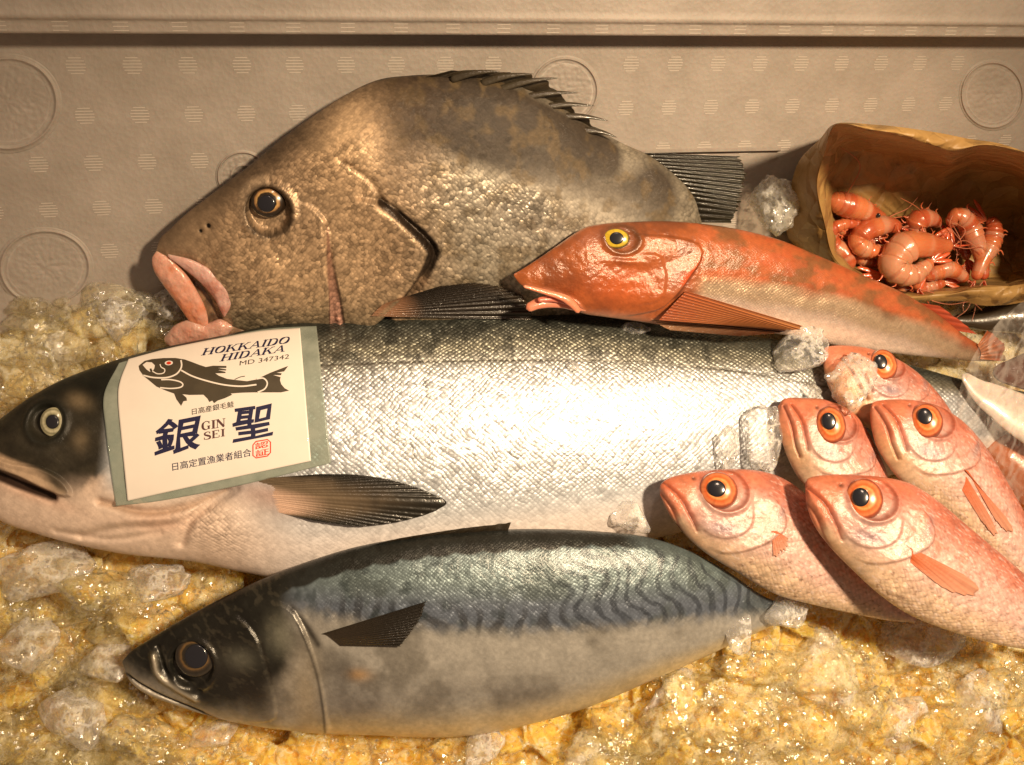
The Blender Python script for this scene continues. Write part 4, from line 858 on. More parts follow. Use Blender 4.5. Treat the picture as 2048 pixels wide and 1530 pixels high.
# ------------------------------------------------------------------ red gurnard
GUP = Plane((1100, 570, min(near([BT, ST], 1100, 560), near([BT, ST], 1150, 640)) - 0.016), (1560, 620, near([ST], 1560, 690) - 0.016), (1400, 480, near([BT], 1380, 450) - 0.020))
gur = empty('red_gurnard', GUP.at(1450, 580), 'orange red gurnard with a yellow eye lying across the grey bream and the salmon', 'fish')
gu_top = [(1028, 548), (1045, 538), (1080, 515), (1120, 487), (1165, 457), (1200, 448), (1250, 444), (1330, 442), (1400, 447), (1480, 459), (1560, 480), (1640, 513), (1720, 548), (1800, 583), (1870, 625), (1925, 668), (1960, 690), (2010, 712)]
gu_bot = [(1028, 552), (1045, 572), (1085, 585), (1125, 598), (1160, 625), (1210, 634), (1270, 642), (1340, 652), (1420, 656), (1500, 660), (1580, 672), (1680, 693), (1780, 706), (1880, 716), (1950, 722), (2010, 722)]
def gu_sculpt(g):
    x, y = g.x, g.y; h = 0 * x
    op = [(1300, 470), (1378, 485), (1382, 515), (1362, 545), (1330, 590), (1290, 620), (1180, 625), (1180, 480)]
    h += lipc(x, y, op, 6, 0.0026, 3, 45)
    h += lipc(x, y, [(1290, 505), (1310, 530), (1310, 570), (1290, 600), (1150, 610), (1100, 560), (1180, 520)], 4, 0.0012, 5, 35)
    r = np.hypot((x - 1232) / 1.2, y - 477); h += 0.0016 * np.exp(-((r - 28) / 6) ** 2)
    h += 0.0018 * blob(x, y, 1235, 520, 30, 7, 5)
    d, p = pl(x, y, [(1050, 574), (1100, 586), (1140, 602), (1160, 622)]); h += 0.002 * np.exp(-(d / 6) ** 2)
    d, p = pl(x, y, [(1380, 560), (1460, 600), (1560, 640)]); h += 0 * d
    h += 0.0010 * (fbm(x, y, 45, 73) - 0.5) + 0.0006 * (fbm(x, y, 11, 74) - 0.5) * sm(1450, 1350, x)
    return h
def gu_paint(g):
    x, y, s = g.x, g.y, g.s; n = fbm(x, y, 50, 81); nf = fbm(x, y, 15, 82)
    c = mix(srgb(176, 96, 58) + 0 * x[..., None], srgb(134, 88, 56), sm(0.40, 0.66, fbm(x, y * 1.6, 44, 83)))
    c = mix(c, srgb(180, 88, 54), 0.5 * sm(0.50, 0.66, fbm(x, y * 2, 30, 84)) * sm(1400, 1500, x))
    b = np.interp(x, [1350, 1450, 1550, 1650, 1750, 1850, 1950], [540, 548, 562, 584, 612, 646, 690])
    c = mix(c, srgb(212, 186, 158), sm(-6, 26, y - b + 24 * (n - 0.5)) * sm(1330, 1400, x))
    c = mix(c, srgb(228, 206, 192), sm(34, 60, y - b + 16 * (n - 0.5)) * sm(1330, 1400, x))
    hd = sm(1400, 1360, x + 12 * (n - 0.5))
    hc = mix(srgb(160, 88, 48) + 0 * x[..., None], srgb(118, 66, 40), sm(0.45, 0.7, n) * 0.8)
    hc = mix(hc, srgb(190, 92, 46), 0.8 * blob(x, y, 1230, 570, 80, 40)); hc = mix(hc, srgb(150, 100, 84), 0.7 * blob(x, y, 1335, 545, 26, 30) + 0.4 * blob(x, y, 1180, 470, 40, 14, -20))
    hc = mix(hc, srgb(216, 84, 40), 0.8 * np.exp(-(pl(x, y, [(1378, 515), (1360, 540), (1345, 560)])[0] / 7) ** 2))
    c = mix(c, hc, hd)
    c = mix(c, srgb(214, 150, 120), sm(612, 640, y) * sm(1330, 1200, x) * 0.8)
    c = mix(c, srgb(60, 24, 14), 0.6 * np.exp(-(pl(x, y, [(1384, 512), (1366, 546), (1334, 592)])[0] / 3) ** 2))
    c = mix(c, srgb(226, 150, 120), 0.6 * np.exp(-(pl(x, y, [(1050, 574), (1100, 584), (1140, 600), (1160, 622)])[0] / 5) ** 2))
    r = np.hypot((x - 1232) / 1.2, y - 477); c = mix(c, srgb(90, 60, 40), 0.7 * np.exp(-((r - 26) / 5) ** 2))
    c *= (0.85 + 0.3 * fbm(x, y, 7, 88))[..., None]
    return c, (0.6 * sm(-10, 20, y - b) * sm(90, 40, y - b) * (1 - hd) + 0.06, 0.27 + 0.1 * nf, 0.1 + 0.25 * (1 - hd))
GUR_SKIN = skin_mat('gurnard_skin', 20, 20, 0.22, 0.0004, coat=0.7, grain=0.25, vary=0.25, rnd=0.3, sss=0.03, coatb=0.28)
gb = body('red_gurnard', gur, gu_top, gu_bot, GUP, 0.42, GUR_SKIN, gu_paint, gu_sculpt, nu=800, nv=200)
GT = bvh(gb)
eye(gur, GT, 1232, 478, 28, 21, 2, [(0, srgb(60, 50, 20)), (0.5, srgb(190, 160, 40)), (0.8, srgb(206, 176, 50)), (0.9, srgb(110, 90, 40)), (1, srgb(90, 60, 36))], (15, 13), dome=0.3, lift=0.001)
gd = lambda o, l=0.0: (lambda X, Y, K: GUP.depth(X, Y) - o - l * K)
og = (srgb(176, 88, 44), srgb(206, 140, 86))
fin('pelvic_fin', gur, [(1290, 630), (1320, 650), (1340, 660)], [(1580, 652), (1560, 665), (1480, 672)], FIN, (srgb(200, 150, 110), srgb(130, 76, 44)), gd(0.006, 0.004), rays=8, ragged=4, seed=3, raydark=0.6)
fin('pectoral_fin', gur, [(1372, 582), (1350, 605), (1318, 640)], [(1606, 652), (1590, 660), (1520, 655)], FIN, og, gd(0.017, 0.002), rays=11, ragged=4, seed=1, amp=0.0010, raydark=0.5)
fin('dorsal_fin', gur, [(1840, 606), (1880, 632), (1915, 662)], [(1880, 612), (1918, 640), (1953, 668)], FIN, (srgb(170, 70, 40), srgb(190, 80, 50)), gd(0.002, 0.002), rays=4, ragged=3, amp=0.0003)
fin('tail_fin', gur, [(1955, 690), (1962, 705), (1960, 718)], [(1975, 660), (2008, 690), (2000, 722)], FIN, (srgb(205, 130, 84), srgb(170, 88, 50)), gd(0.004, 0.0), rays=6, ragged=3, amp=0.0006, bow=0.003)
for n_, P_, r_, c_, sq, of in (('lower_jaw', [(1052, 618), (1080, 606), (1120, 604), (1160, 614), (1175, 618)], [9, 12, 13, 12, 6], srgb(222, 140, 112), 0.6, 0.004), ('tongue', [(1075, 600), (1110, 597), (1145, 608)], [5, 8, 5], srgb(215, 120, 98), 0.5, 0.008), ('maxilla', [(1046, 572), (1090, 584), (1130, 597), (1152, 616), (1158, 626)], [3, 5, 6, 9, 6], srgb(226, 140, 108), 0.6, 0.012)):
    p = cr(P_, 36); tube(n_, Q(p[:, 0], p[:, 1], GUP.depth(p[:, 0], p[:, 1]) - of), np.interp(np.linspace(0, 1, 36), np.linspace(0, 1, len(r_)), r_) * 0.55 / F, FLESH, gur, 14, squash=sq, col=c_)

# ------------------------------------------------------------------ rosy red fish
RED_SKIN = skin_mat('red_fish_skin', 11, 11, 0.4, 0.0004, coat=0.45, grain=0.25, vary=0.22, rnd=0.35, sss=0.08, coatb=0.25)
def redfish(label_, top, bot, E_, r, axis, pla, eyes, pup, Hr=0.5, seed=0, pec=None, gurd=1.0):
    ax = A(axis, float); ax /= np.linalg.norm(ax); av = A([-ax[1], ax[0]])
    root = empty('red_fish', pla.at(*E_), label_, 'fish', 'rosy red fish with big orange eyes')
    def L(a, b): return tuple(A(E_) + r * (a * ax + b * av))
    def loc(x, y): return ((x - E_[0]) * ax[0] + (y - E_[1]) * ax[1]) / r, ((x - E_[0]) * av[0] + (y - E_[1]) * av[1]) / r
    mouth = [L(-2.5, 1.25), L(-1.6, 1.45), L(-0.7, 1.9), L(0.1, 2.35)]
    mouth2 = [L(-2.7, 1.6), L(-1.5, 2.1), L(-0.6, 2.6), L(0.2, 2.9)]
    pre = [L(1.6, 0.2), L(1.9, 0.9), L(1.7, 1.6), L(1.1, 2.1), L(0.3, 2.2)]
    ope = [L(2.2, -0.9), L(3.0, -0.5), L(3.3, 0.2), L(3.0, 1.1), L(2.5, 1.9), L(1.7, 2.6)]
    def sc(g):
        x, y = g.x, g.y; h = 0 * x; q = r / 40
        h += lipc(x, y, pre + [L(-0.6, 1.7), L(-1, 0), L(0.3, -1.2)], 5, 0.0007 * q, 3, 16 * q)
        h += lipc(x, y, ope + [L(0, 2.6), L(-0.5, 1), L(0.5, -1.0)], 6, 0.0012 * q, 3, 20 * q)
        h += lipc(x, y, mouth2 + mouth[::-1], 4, 0.0010 * q, 3, 12 * q)
        for m, a in ((mouth, 0.0015), (mouth2, 0.002)): h -= a * q * np.exp(-(pl(x, y, m)[0] / (3.5 * q)) ** 2)
        d = np.hypot(x - E_[0], y - E_[1]) / r; h += 0.0015 * q * np.exp(-((d - 1.12) / 0.12) ** 2) - 0.001 * sm(1.05, 0.8, d)
        u, v = loc(x, y); h -= 0.0012 * np.exp(-((u + 1.5) / 0.1) ** 2 - ((v - 0.3) / 0.12) ** 2)
        return h + 0.0012 * (fbm(x, y, 40, seed) - 0.5) + 0.0006 * (fbm(x, y, 12, seed + 1) - 0.5)
    def pa(g):
        x, y, s = g.x, g.y, g.s; u, v = loc(x, y); n = fbm(x, y, 50, seed + 3); nf = fbm(x, y, 12, seed + 4)
        c = mix(srgb(206, 170, 160) + 0 * x[..., None], srgb(192, 116, 96), sm(0.0, 0.85, s + 0.5 * (n - 0.5)))
        c = mix(c, srgb(206, 178, 150), sm(-0.3, -0.85, s + 0.3 * (n - 0.5)))
        c = mix(c, srgb(214, 128, 104), 0.5 * sm(0.52, 0.7, fbm(x, y, 26, seed + 5)) * sm(-0.5, 0.3, s))
        fl_ = sm(0.66, 0.74, fbm(x * 1.0, y * 2.2, 9, seed + 6)) * sm(0.1, -0.4, s) * (u > 2.5); c = mix(c, srgb(130, 96, 80), 0.6 * fl_)
        ck = blob(u, v, 1.0, 1.2, 1.5, 1.3); c = mix(c, srgb(178, 138, 132), 0.55 * np.clip(ck, 0, 1))
        c = mix(c, srgb(128, 116, 132), 0.62 * blob(u, v, 0.95, 1.65, 0.85, 0.38, -25) * (0.5 + n)); c = mix(c, srgb(120, 108, 116), 0.6 * blob(u, v, 2.75, -0.5, 0.22, 0.7, -15))
        c = mix(c, srgb(190, 160, 148), 0.5 * (0.3 + n) * blob(u, v, 2.5, 1.3, 0.7, 0.9))
        st_ = sm(0.6, 0.72, fbm(u * 9, v * 34, 2.4, seed + 15)) * (u > 1.6); c = mix(c, srgb(226, 206, 200), 0.45 * st_); c = mix(c, srgb(170, 84, 62), 0.4 * sm(0.58, 0.7, fbm(u * 14, v * 20, 2.5, seed + 17)) * sm(-0.4, 0.3, s))
        jw = sm(-0.9, -1.5, u - 0.25 * (v - 1) + 0.5 * (n - 0.5)); c = mix(c, srgb(204, 122, 90), 0.85 * jw)
        c = mix(c, srgb(196, 98, 66), 0.6 * np.exp(-(pl(x, y, mouth)[0] / (0.25 * r)) ** 2) * sm(0.3, -0.6, u))
        c = mix(c, srgb(205, 160, 120), 0.6 * sm(2.3, 2.9, v) * sm(1.5, 0, u))
        c = mix(c, srgb(214, 124, 90), 0.7 * blob(u, v, -0.4, -1.3, 1.6, 0.45, 0))
        for m, w, a in ((mouth, 0.045, 0.75), (mouth2, 0.05, 0.8), (pre, 0.035, 0.22), (ope, 0.05, 0.35)): c = mix(c, srgb(110, 52, 36), a * np.exp(-(pl(x, y, m)[0] / (w * r)) ** 2))
        d = np.hypot(u, v); c = mix(c, srgb(150, 66, 40), 0.6 * np.exp(-((d - 1.03) / 0.08) ** 2))
        c = mix(c, srgb(70, 40, 30), 0.8 * blob(u, v, -1.5, 0.3, 0.1, 0.1))
        c *= (0.78 + 0.44 * fbm(x, y, 7, seed + 8))[..., None]
        c *= (0.80 + 0.4 * fbm(x * 0.8 + y * 0.5, y * 0.9 - x * 0.5, 38, seed + 9))[..., None]
        return c, (0.12 * np.clip(ck, 0, 1) + 0.05, 0.36 + 0.1 * nf, 0.6 * sm(2.4, 3.2, u) + 0.08)
    b = body('red_fish', root, top, bot, pla, Hr, RED_SKIN, pa, sc, nu=420, nv=230)
    t = bvh(b)
    rx, ry, rot = eyes
    eye(root, t, E_[0], E_[1], rx, ry, rot, [(0, srgb(150, 60, 20)), (0.42, srgb(214, 120, 50)), (0.52, srgb(230, 160, 96)), (0.62, srgb(210, 96, 44)), (0.8, srgb(216, 130, 84)), (0.88, srgb(160, 74, 48)), (1, srgb(120, 76, 62))], pup[2:4], dome=0.45, lift=0.001, offs=(pup[0] - E_[0], pup[1] - E_[1]))
    if pec:
        for rt_, tp_ in pec: fin('pectoral_fin', root, rt_, tp_, FIN, (srgb(206, 104, 60), srgb(208, 150, 124)), sdep(t, rt_, tp_, 0.0002, 0.0008, 30, 50), rays=7, ragged=7, nu=30, nv=50, amp=0.00006, th=0.0002, raydark=0.15)
    return root, b, t
def plane_on(trees, pts, offs): return Plane(*[(x, y, near(trees, x, y) - o) for (x, y), o in zip(pts, offs)])
def flat(px, py, z, tx=0.0, ty=0.0): return CP(BED.at(px, py, z), A([tx, ty, 1.0]))
PB = flat(1670, 900, 0.060)
fb_, fbb, TB = redfish('small red fish between two others, its body hidden behind the two front ones', [(1556, 812), (1570, 797), (1610, 796), (1650, 800), (1700, 822), (1735, 868), (1765, 930), (1790, 1000), (1830, 1080)], [(1556, 816), (1556, 850), (1566, 890), (1582, 930), (1606, 968), (1650, 1010), (1700, 1060), (1760, 1100), (1830, 1100)], (1661, 851), 33, (0.62, 0.78), PB, (31, 39, -12), (1655, 845, 15, 18.5), seed=10)
PE = flat(1780, 780, 0.056)
fe_, feb, TE = redfish('red fish at the back of the group with ice over its snout', [(1648, 705), (1652, 694), (1690, 691), (1740, 698), (1795, 720), (1840, 752), (1880, 795), (1915, 850), (1950, 920)], [(1648, 708), (1648, 740), (1660, 780), (1690, 820), (1740, 860), (1800, 900), (1880, 930), (1950, 940)], (1766, 731), 29, (0.8, 0.6), PE, (28, 33, -20), (1758, 727, 13, 16), seed=20)
PC = flat(1880, 950, 0.074)
fc_, fcb, TC = redfish('red fish furthest right with a forked orange fin on its side', [(1741, 818), (1748, 804), (1780, 799), (1830, 801), (1880, 815), (1925, 845), (1965, 890), (2000, 945), (2035, 1005), (2080, 1090), (2120, 1180)], [(1741, 822), (1742, 850), (1752, 890), (1772, 925), (1800, 960), (1850, 1000), (1920, 1060), (1990, 1130), (2060, 1190), (2120, 1200)], (1853, 843), 35, (0.70, 0.71), PC, (33, 37, -25), (1847, 836, 15.5, 18), seed=30,
   pec=[([(1928, 938), (1938, 944), (1946, 962)], [(2014, 1036), (2026, 1060), (2016, 1064), (1992, 1040), (1976, 1014)]), ([(1932, 952), (1930, 966), (1924, 980)], [(1980, 1032), (1994, 1064), (1984, 1066), (1962, 1040)])])
PA = flat(1500, 1060, 0.060, 0.06, 0.0)
fa_, fab, TA = redfish('red fish lying furthest left with its lower body shaded by the next one', [(1320, 985), (1322, 968), (1345, 953), (1400, 942), (1460, 938), (1520, 942), (1570, 960), (1630, 1005), (1690, 1060), (1740, 1110), (1790, 1170), (1830, 1230)], [(1320, 990), (1334, 1020), (1352, 1048), (1380, 1080), (1420, 1112), (1480, 1148), (1550, 1188), (1620, 1208), (1700, 1226), (1770, 1240), (1830, 1245)], (1436, 982), 40, (0.82, 0.57), PA, (41, 38, 25), (1431, 980, 20, 17.5), seed=40,
   pec=[([(1543, 1062), (1552, 1062), (1560, 1066)], [(1547, 1114), (1560, 1106), (1574, 1090), (1576, 1076)])])
PD = flat(1780, 1100, 0.090)
fd_, fdb, TD = redfish('largest red fish in front, overlapping its neighbour, long orange fin along its side', [(1611, 975), (1616, 957), (1650, 950), (1710, 950), (1770, 955), (1820, 968), (1870, 1000), (1930, 1050), (1990, 1100), (2060, 1160), (2150, 1240)], [(1611, 980), (1616, 1020), (1634, 1060), (1665, 1100), (1710, 1145), (1760, 1190), (1820, 1230), (1900, 1262), (2000, 1290), (2080, 1300), (2150, 1290)], (1727, 999), 41, (0.80, 0.60), PD, (40, 43, -15), (1719, 997, 18, 20), seed=50,
   pec=[([(1812, 1090), (1824, 1102), (1820, 1124)], [(1930, 1150), (1956, 1174), (1948, 1190), (1900, 1182), (1870, 1164)])])
# ------------------------------------------------------------------ paper bag of shrimps
def d0(x, y): return supp(x, y, 0.0)
PAPERB = N('kraft_paper'); _o = PAPERB.n('ShaderNodeTexCoord').outputs['Object']
_v = PAPERB.n('ShaderNodeTexVoronoi', feature='DISTANCE_TO_EDGE'); PAPERB.l(_o, _v.inputs['Vector']); _v.inputs['Scale'].default_value = 38
_b = PAPERB.bump(_v.outputs['Distance'], 0.8, 0.012, PAPERB.bump(PAPERB.noise(_o, 28, 4, 0.6), 0.5, 0.006)); _b = PAPERB.bump(PAPERB.noise(_o, 60, 3, 0.6), 0.3, 0.004, _b)
PAPERB = PAPERB.end(PAPERB.pr(Base_Color=PAPERB.ramp(PAPERB.noise(_o, 30, 4), (0.3, (0.27, 0.15, 0.045)), (0.7, (0.42, 0.26, 0.09))), Roughness=0.5, Normal=_b, Coat_Weight=0.15, Coat_Roughness=0.3).outputs[0])
bag = empty('paper_bag', Q(1800, 450, d0(1800, 450)), 'open brown paper bag holding pink shrimps, leaning at the right', 'bag')
rimp = A([(1672, 250, .115), (1740, 262, .125), (1800, 272, .130), (1870, 292, .130), (1908, 303, .128), (1960, 290, .130), (2020, 300, .13), (2090, 340, .12), (2120, 450, .085), (2100, 540, .072), (2045, 568, .062), (1960, 574, .058), (1900, 585, .052), (1800, 590, .044), (1720, 560, .044), (1668, 515, .048), (1650, 450, .055), (1634, 372, .062), (1648, 310, .075)], float)
NR = 160; rp = cr(rimp, NR + 1, True)[:-1]; rp[:, :2] += 0
base_d = A([supp(min(x, 2040), y, 0) for x, y, _ in rp]); cx_, cy_ = 1840, 470
lay = []
for k in np.linspace(0, 1, 40):
    sc_ = 1 - 0.20 * k - 0.5 * max(0, k - 0.75) * 4 * (k - 0.75)
    X = cx_ + (rp[:, 0] - cx_) * sc_ + 6 * (vn(rp[:, 0] / 30, rp[:, 1] / 30 + k * 3, 4) - 0.5) * 2 * min(1, k * 4)
    Y = cy_ + (rp[:, 1] - cy_) * sc_ + 10 * k
    _f = worley(X, Y, 70, 41); lift = rp[:, 2] * (1 - k) + 0.004 * k + (0.022 * np.abs(vn(X / 95, Y / 95, 8) - 0.5) + 0.012 * np.abs(vn(X / 40 + Y / 90, Y / 40, 9) - 0.5)) * min(1, 3 * k)
    lay.append(Q(X, Y, base_d - lift))
lay.append(np.repeat(Q(cx_, cy_, supp(cx_, cy_, 0.004))[None], NR, 0))
V = np.stack(lay); inner = put('inner_wall', mesh(V.reshape(-1, 3), gridf(len(lay), NR, True)), PAPERB, bag)
# outer walls: from the rim outwards and down
outp = A([(1672, 247, .113), (1745, 249, .118), (1800, 254, .123), (1880, 266, .123), (1940, 278, .123), (1990, 285, .125), (2040, 300, .125), (2110, 330, .118), (2160, 450, .08), (2130, 560, .066), (2062, 600, .055), (1975, 612, .049), (1905, 602, .045), (1790, 610, .036), (1700, 590, .03), (1600, 500, .012), (1572, 455, .016), (1592, 335, .03), (1640, 278, .06)], float)
op_ = cr(outp, NR + 1, True)[:-1]
lay = [];
for k in np.linspace(0, 1, 24):
    X = rp[:, 0] * (1 - k) + op_[:, 0] * k; Y = rp[:, 1] * (1 - k) + op_[:, 1] * k
    lift = rp[:, 2] * (1 - k) + op_[:, 2] * k + 0.003 * math.sin(k * math.pi) + 0.010 * np.abs(vn(X / 48, Y / 30 + X / 80, 5) - 0.5) * min(1, 5 * k)
    lay.append(Q(X, Y, base_d - lift + (0.0006 if k == 0 else 0)))
for k in np.linspace(0.1, 1, 10): lay.append(Q(op_[:, 0] + (1840 - op_[:, 0]) * 0.05 * k, op_[:, 1] + (470 - op_[:, 1]) * 0.08 * k, base_d - op_[:, 2] * (1 - k)))
V = np.stack(lay); put('outer_wall', mesh(V.reshape(-1, 3), gridf(len(lay), NR, True)), PAPERB, bag)
k = np.linspace(0, 1, NR + 1)[:-1]
SHR = simple('shrimp_shell', (0.6, 0.2, 0.1), 0.28, coat=0.8, bump=0.4, bs=200, sss=0.5, vcol=True)
HAIR = simple('feeler', (0.45, 0.13, 0.06), 0.4, coat=0.3)
DARK = simple('black_bead', (0.01, 0.01, 0.01), 0.1, coat=1)
def shrimp(label_, pts, rads, hf, seed, eyes=None, antennae=(), legs=None, red=0.0):
    n = 120; p = cr(pts, n); k = np.linspace(0, 1, n)
    D = A([supp(min(q[0], 2040), q[1], 0) for q in p]) - p[:, 2]
    D = np.convolve(np.pad(D, 6, mode='edge'), np.ones(13) / 13, 'valid')
    P_ = Q(p[:, 0], p[:, 1], D); r = np.interp(k, np.linspace(0, 1, len(rads)), rads)
    seg = np.where(k > hf, 1 + 0.13 * (1 - ((k - hf) * 7.5 / (1 - hf)) % 1) - 0.03, 1.0)
    R_ = r * seg * (1 + 0.12 * (vn(k * 9, k * 0, seed + 3) - 0.5)) * 0.62 / F
    root = empty('shrimp', P_[0], label_, 'shrimp', 'pink shrimps in the paper bag')
    cc = mix(srgb(184, 92, 56) + 0 * k[:, None], srgb(206, 124, 80), sm(0.3, 0.7, vn(k * 7, k * 0, seed)))
    cc = mix(cc, srgb(206, 168, 140), 0.5 * sm(0.5, 0.8, vn(k * 13, k * 0 + 3, seed + 5))); cc = mix(cc, srgb(172, 70, 44), np.clip(0.35 * (np.abs(((k - hf) * 7.5 / (1 - hf)) % 1 - 0.96) < 0.1) * (k > hf) + 0.5 * sm(0.14, 0.0, k) + red, 0, 1))
    b = tube('body', P_, R_, SHR, root, 20, col=cc)
    t = bvh(b)
    # tail fan
    T = p[-1, :2] - p[-8, :2]; T /= np.linalg.norm(T); Np = A([-T[1], T[0]]); e = p[-1, :2]; rr = r[-1]
    for a in (-0.6, -0.2, 0.2, 0.6):
        q0 = e - T * 3; q1 = e + (T * math.cos(a) + Np * math.sin(a)) * max(22, rr * 4)
        kk = np.linspace(0, 1, 14); X = q0[0] + (q1[0] - q0[0]) * kk; Y = q0[1] + (q1[1] - q0[1]) * kk
        tube('tail_fan', Q(X, Y, D[-1] - 0.001 + 0 * kk), (0.8 + 4.5 * np.sin(kk * math.pi * 0.9)) * 0.62 / F, SHR, root, 8, squash=0.35, col=srgb(214, 96, 56))
    hd = p[0, :2]; dr = p[0, :2] - p[8, :2]; dr /= np.linalg.norm(dr); npv = A([-dr[1], dr[0]])
    kk = np.linspace(0, 1, 16); q1 = hd + dr * 40; X = hd[0] + (q1[0] - hd[0]) * kk; Y = hd[1] + (q1[1] - hd[1]) * kk - 3 * kk ** 2
    tube('rostrum', Q(X, Y, D[0] - 0.002 + 0 * kk), (3.4 * (1 - kk) + 0.4) * 0.62 / F, SHR, root, 8, col=srgb(206, 84, 50))
    if eyes:
        bm = bmesh.new(); bmesh.ops.create_uvsphere(bm, u_segments=16, v_segments=10, radius=5.2 * 0.62 / F); me = bpy.data.meshes.new('eye'); bm.to_mesh(me); bm.free()
        for f in me.polygons: f.use_smooth = True
        d_ = hit(t, *eyes) or D[8]; c_ = Q(eyes[0], eyes[1], d_ - 0.0008); me.transform(Matrix.Translation(tuple(c_))); put('eye', me, DARK, root)
    for an in antennae:
        q = cr(an, 40); dd = A([supp(min(z[0], 2040), z[1], 0) for z in q]) - q[:, 2]; dd = np.convolve(np.pad(dd, 4, mode='edge'), np.ones(9) / 9, 'valid')
        tube('antenna', Q(q[:, 0], q[:, 1], dd), np.linspace(1.3, 0.6, 40) * 0.62 / F, HAIR, root, 6)
    rg = np.random.default_rng(seed + 70)
    for _ in range(2):
        d_ = dr * rg.uniform(30, 60) + npv * rg.uniform(-40, 40); q = cr([tuple(hd), tuple(hd + d_ * 0.5 + npv * rg.uniform(-12, 12)), tuple(hd + d_), tuple(hd + d_ * 1.3 + npv * rg.uniform(-30, 30))], 30)
        tube('antenna', Q(q[:, 0], q[:, 1], D[0] - 0.004 + 0 * q[:, 0]), np.linspace(1.1, 0.5, 30) * 0.62 / F, HAIR, root, 6)
    for i in range(10):
        kb = 0.08 + 0.75 * i / 10; j = int(kb * n); Tt = p[min(j + 3, n - 1), :2] - p[j, :2]; Tt /= np.linalg.norm(Tt); Nn = A([-Tt[1], Tt[0]]) * (legs or 1)
        a = p[j, :2] + Nn * r[j] * 0.8; c_ = a + Nn * r[j] * (0.6 + 0.3 * math.sin(i * 2.3 + seed)) + Tt * (7 * math.sin(i * 1.7 + seed) + 4)
        q = cr([tuple(a), tuple((a + c_) / 2 + Tt * 5), tuple(c_)], 12)
        tube('leg', Q(q[:, 0], q[:, 1], np.full(12, D[j])), np.linspace(2.6, 0.8, 12) * 0.62 / F, SHR, root, 6, col=srgb(216, 104, 66))
    return root
shrimp('shrimp at the back of the bag with its black eye showing', [(1770, 437, .030), (1730, 422, .032), (1680, 405, .032), (1655, 398, .030)], [9, 21, 25, 15], 0.45, 1, eyes=(1756, 431), antennae=[[(1775, 437, .032), (1830, 432, .034), (1880, 440, .036)], [(1690, 395, .036), (1720, 330, .05), (1672, 288, .06)], [(1775, 440, .034), (1815, 470, .036), (1850, 520, .04)]])
shrimp('shrimp bent in a hook at the left end of the bag opening', [(1702, 540, .028), (1688, 508, .030), (1664, 486, .032), (1662, 462, .034), (1690, 448, .035), (1730, 448, .034)], [15, 22, 18, 13, 11, 8], 0.4, 2, red=0.15)
shrimp('plump curled shrimp in the middle of the bag, left of the largest', [(1800, 456, .036), (1770, 450, .038), (1730, 462, .040), (1716, 486, .041), (1745, 502, .041), (1785, 494, .040)], [14, 20, 23, 20, 15, 7], 0.45, 3, legs=-1)
shrimp('largest shrimp, curled at the front of the bag with its tail towards the lens', [(1905, 492, .048), (1868, 492, .050), (1815, 492, .052), (1786, 530, .050), (1822, 550, .048), (1865, 522, .050)], [12, 25, 32, 30, 22, 10], 0.4, 4, antennae=[[(1910, 492, .052), (1930, 460, .055), (1895, 440, .055)], [(1860, 478, .055), (1890, 466, .058), (1905, 464, .058)], [(1918, 500, .05), (1921, 480, .055), (1900, 440, .055)]])
shrimp('small shrimp behind the largest one, only its rounded back showing', [(1880, 450, .036), (1862, 438, .038), (1838, 440, .040), (1832, 460, .040), (1848, 478, .038)], [10, 18, 22, 18, 10], 0.4, 5, red=0.1)
shrimp('shrimp folded upright in a narrow loop, left one of the standing pair', [(1968, 560, .045), (1962, 510, .048), (1946, 470, .050), (1930, 440, .050), (1912, 432, .048), (1900, 455, .046)], [10, 14, 17, 22, 18, 12], 0.5, 6, red=0.15, antennae=[[(1905, 430, .055), (1900, 452, .058), (1922, 482, .058)]])
shrimp('upright shrimp with a rounded top, right one of the standing pair', [(1950, 560, .044), (1966, 520, .048), (1984, 480, .050), (1986, 450, .050), (1972, 440, .046)], [10, 15, 20, 19, 12], 0.5, 7, red=0.1)
shrimp('shrimp under the largest one, mostly hidden at the front lip of the bag', [(1935, 560, .036), (1905, 540, .040), (1880, 540, .040), (1850, 556, .038)], [10, 17, 18, 10], 0.4, 8)
shrimp('shrimp tail reaching over the front of the bag above the gurnard', [(1838, 578, .040), (1820, 552, .042), (1790, 540, .040), (1760, 548, .036)], [8, 14, 18, 12], 0.3, 9, red=0.15)

shrimp('shrimp lying flat along the left paper wall, head hidden', [(1660, 520, .022), (1672, 500, .026), (1700, 500, .028), (1730, 520, .030), (1762, 530, .030)], [10, 16, 17, 14, 8], 0.4, 12)
shrimp('thin shrimp between the plump one and the standing pair', [(1872, 470, .030), (1900, 470, .032), (1925, 490, .034), (1935, 520, .034)], [9, 15, 14, 8], 0.4, 13, antennae=[[(1868, 468, .036), (1840, 420, .04), (1800, 395, .04)]])
shrimp('shrimp deep in the shade below the largest one', [(1770, 560, .020), (1800, 575, .026), (1850, 575, .028), (1890, 565, .028)], [10, 16, 16, 9], 0.4, 14)
shrimp('small shrimp tucked behind the hooked one at the far left', [(1668, 440, .024), (1690, 462, .026), (1720, 470, .026), (1745, 480, .026)], [9, 14, 13, 8], 0.4, 15)
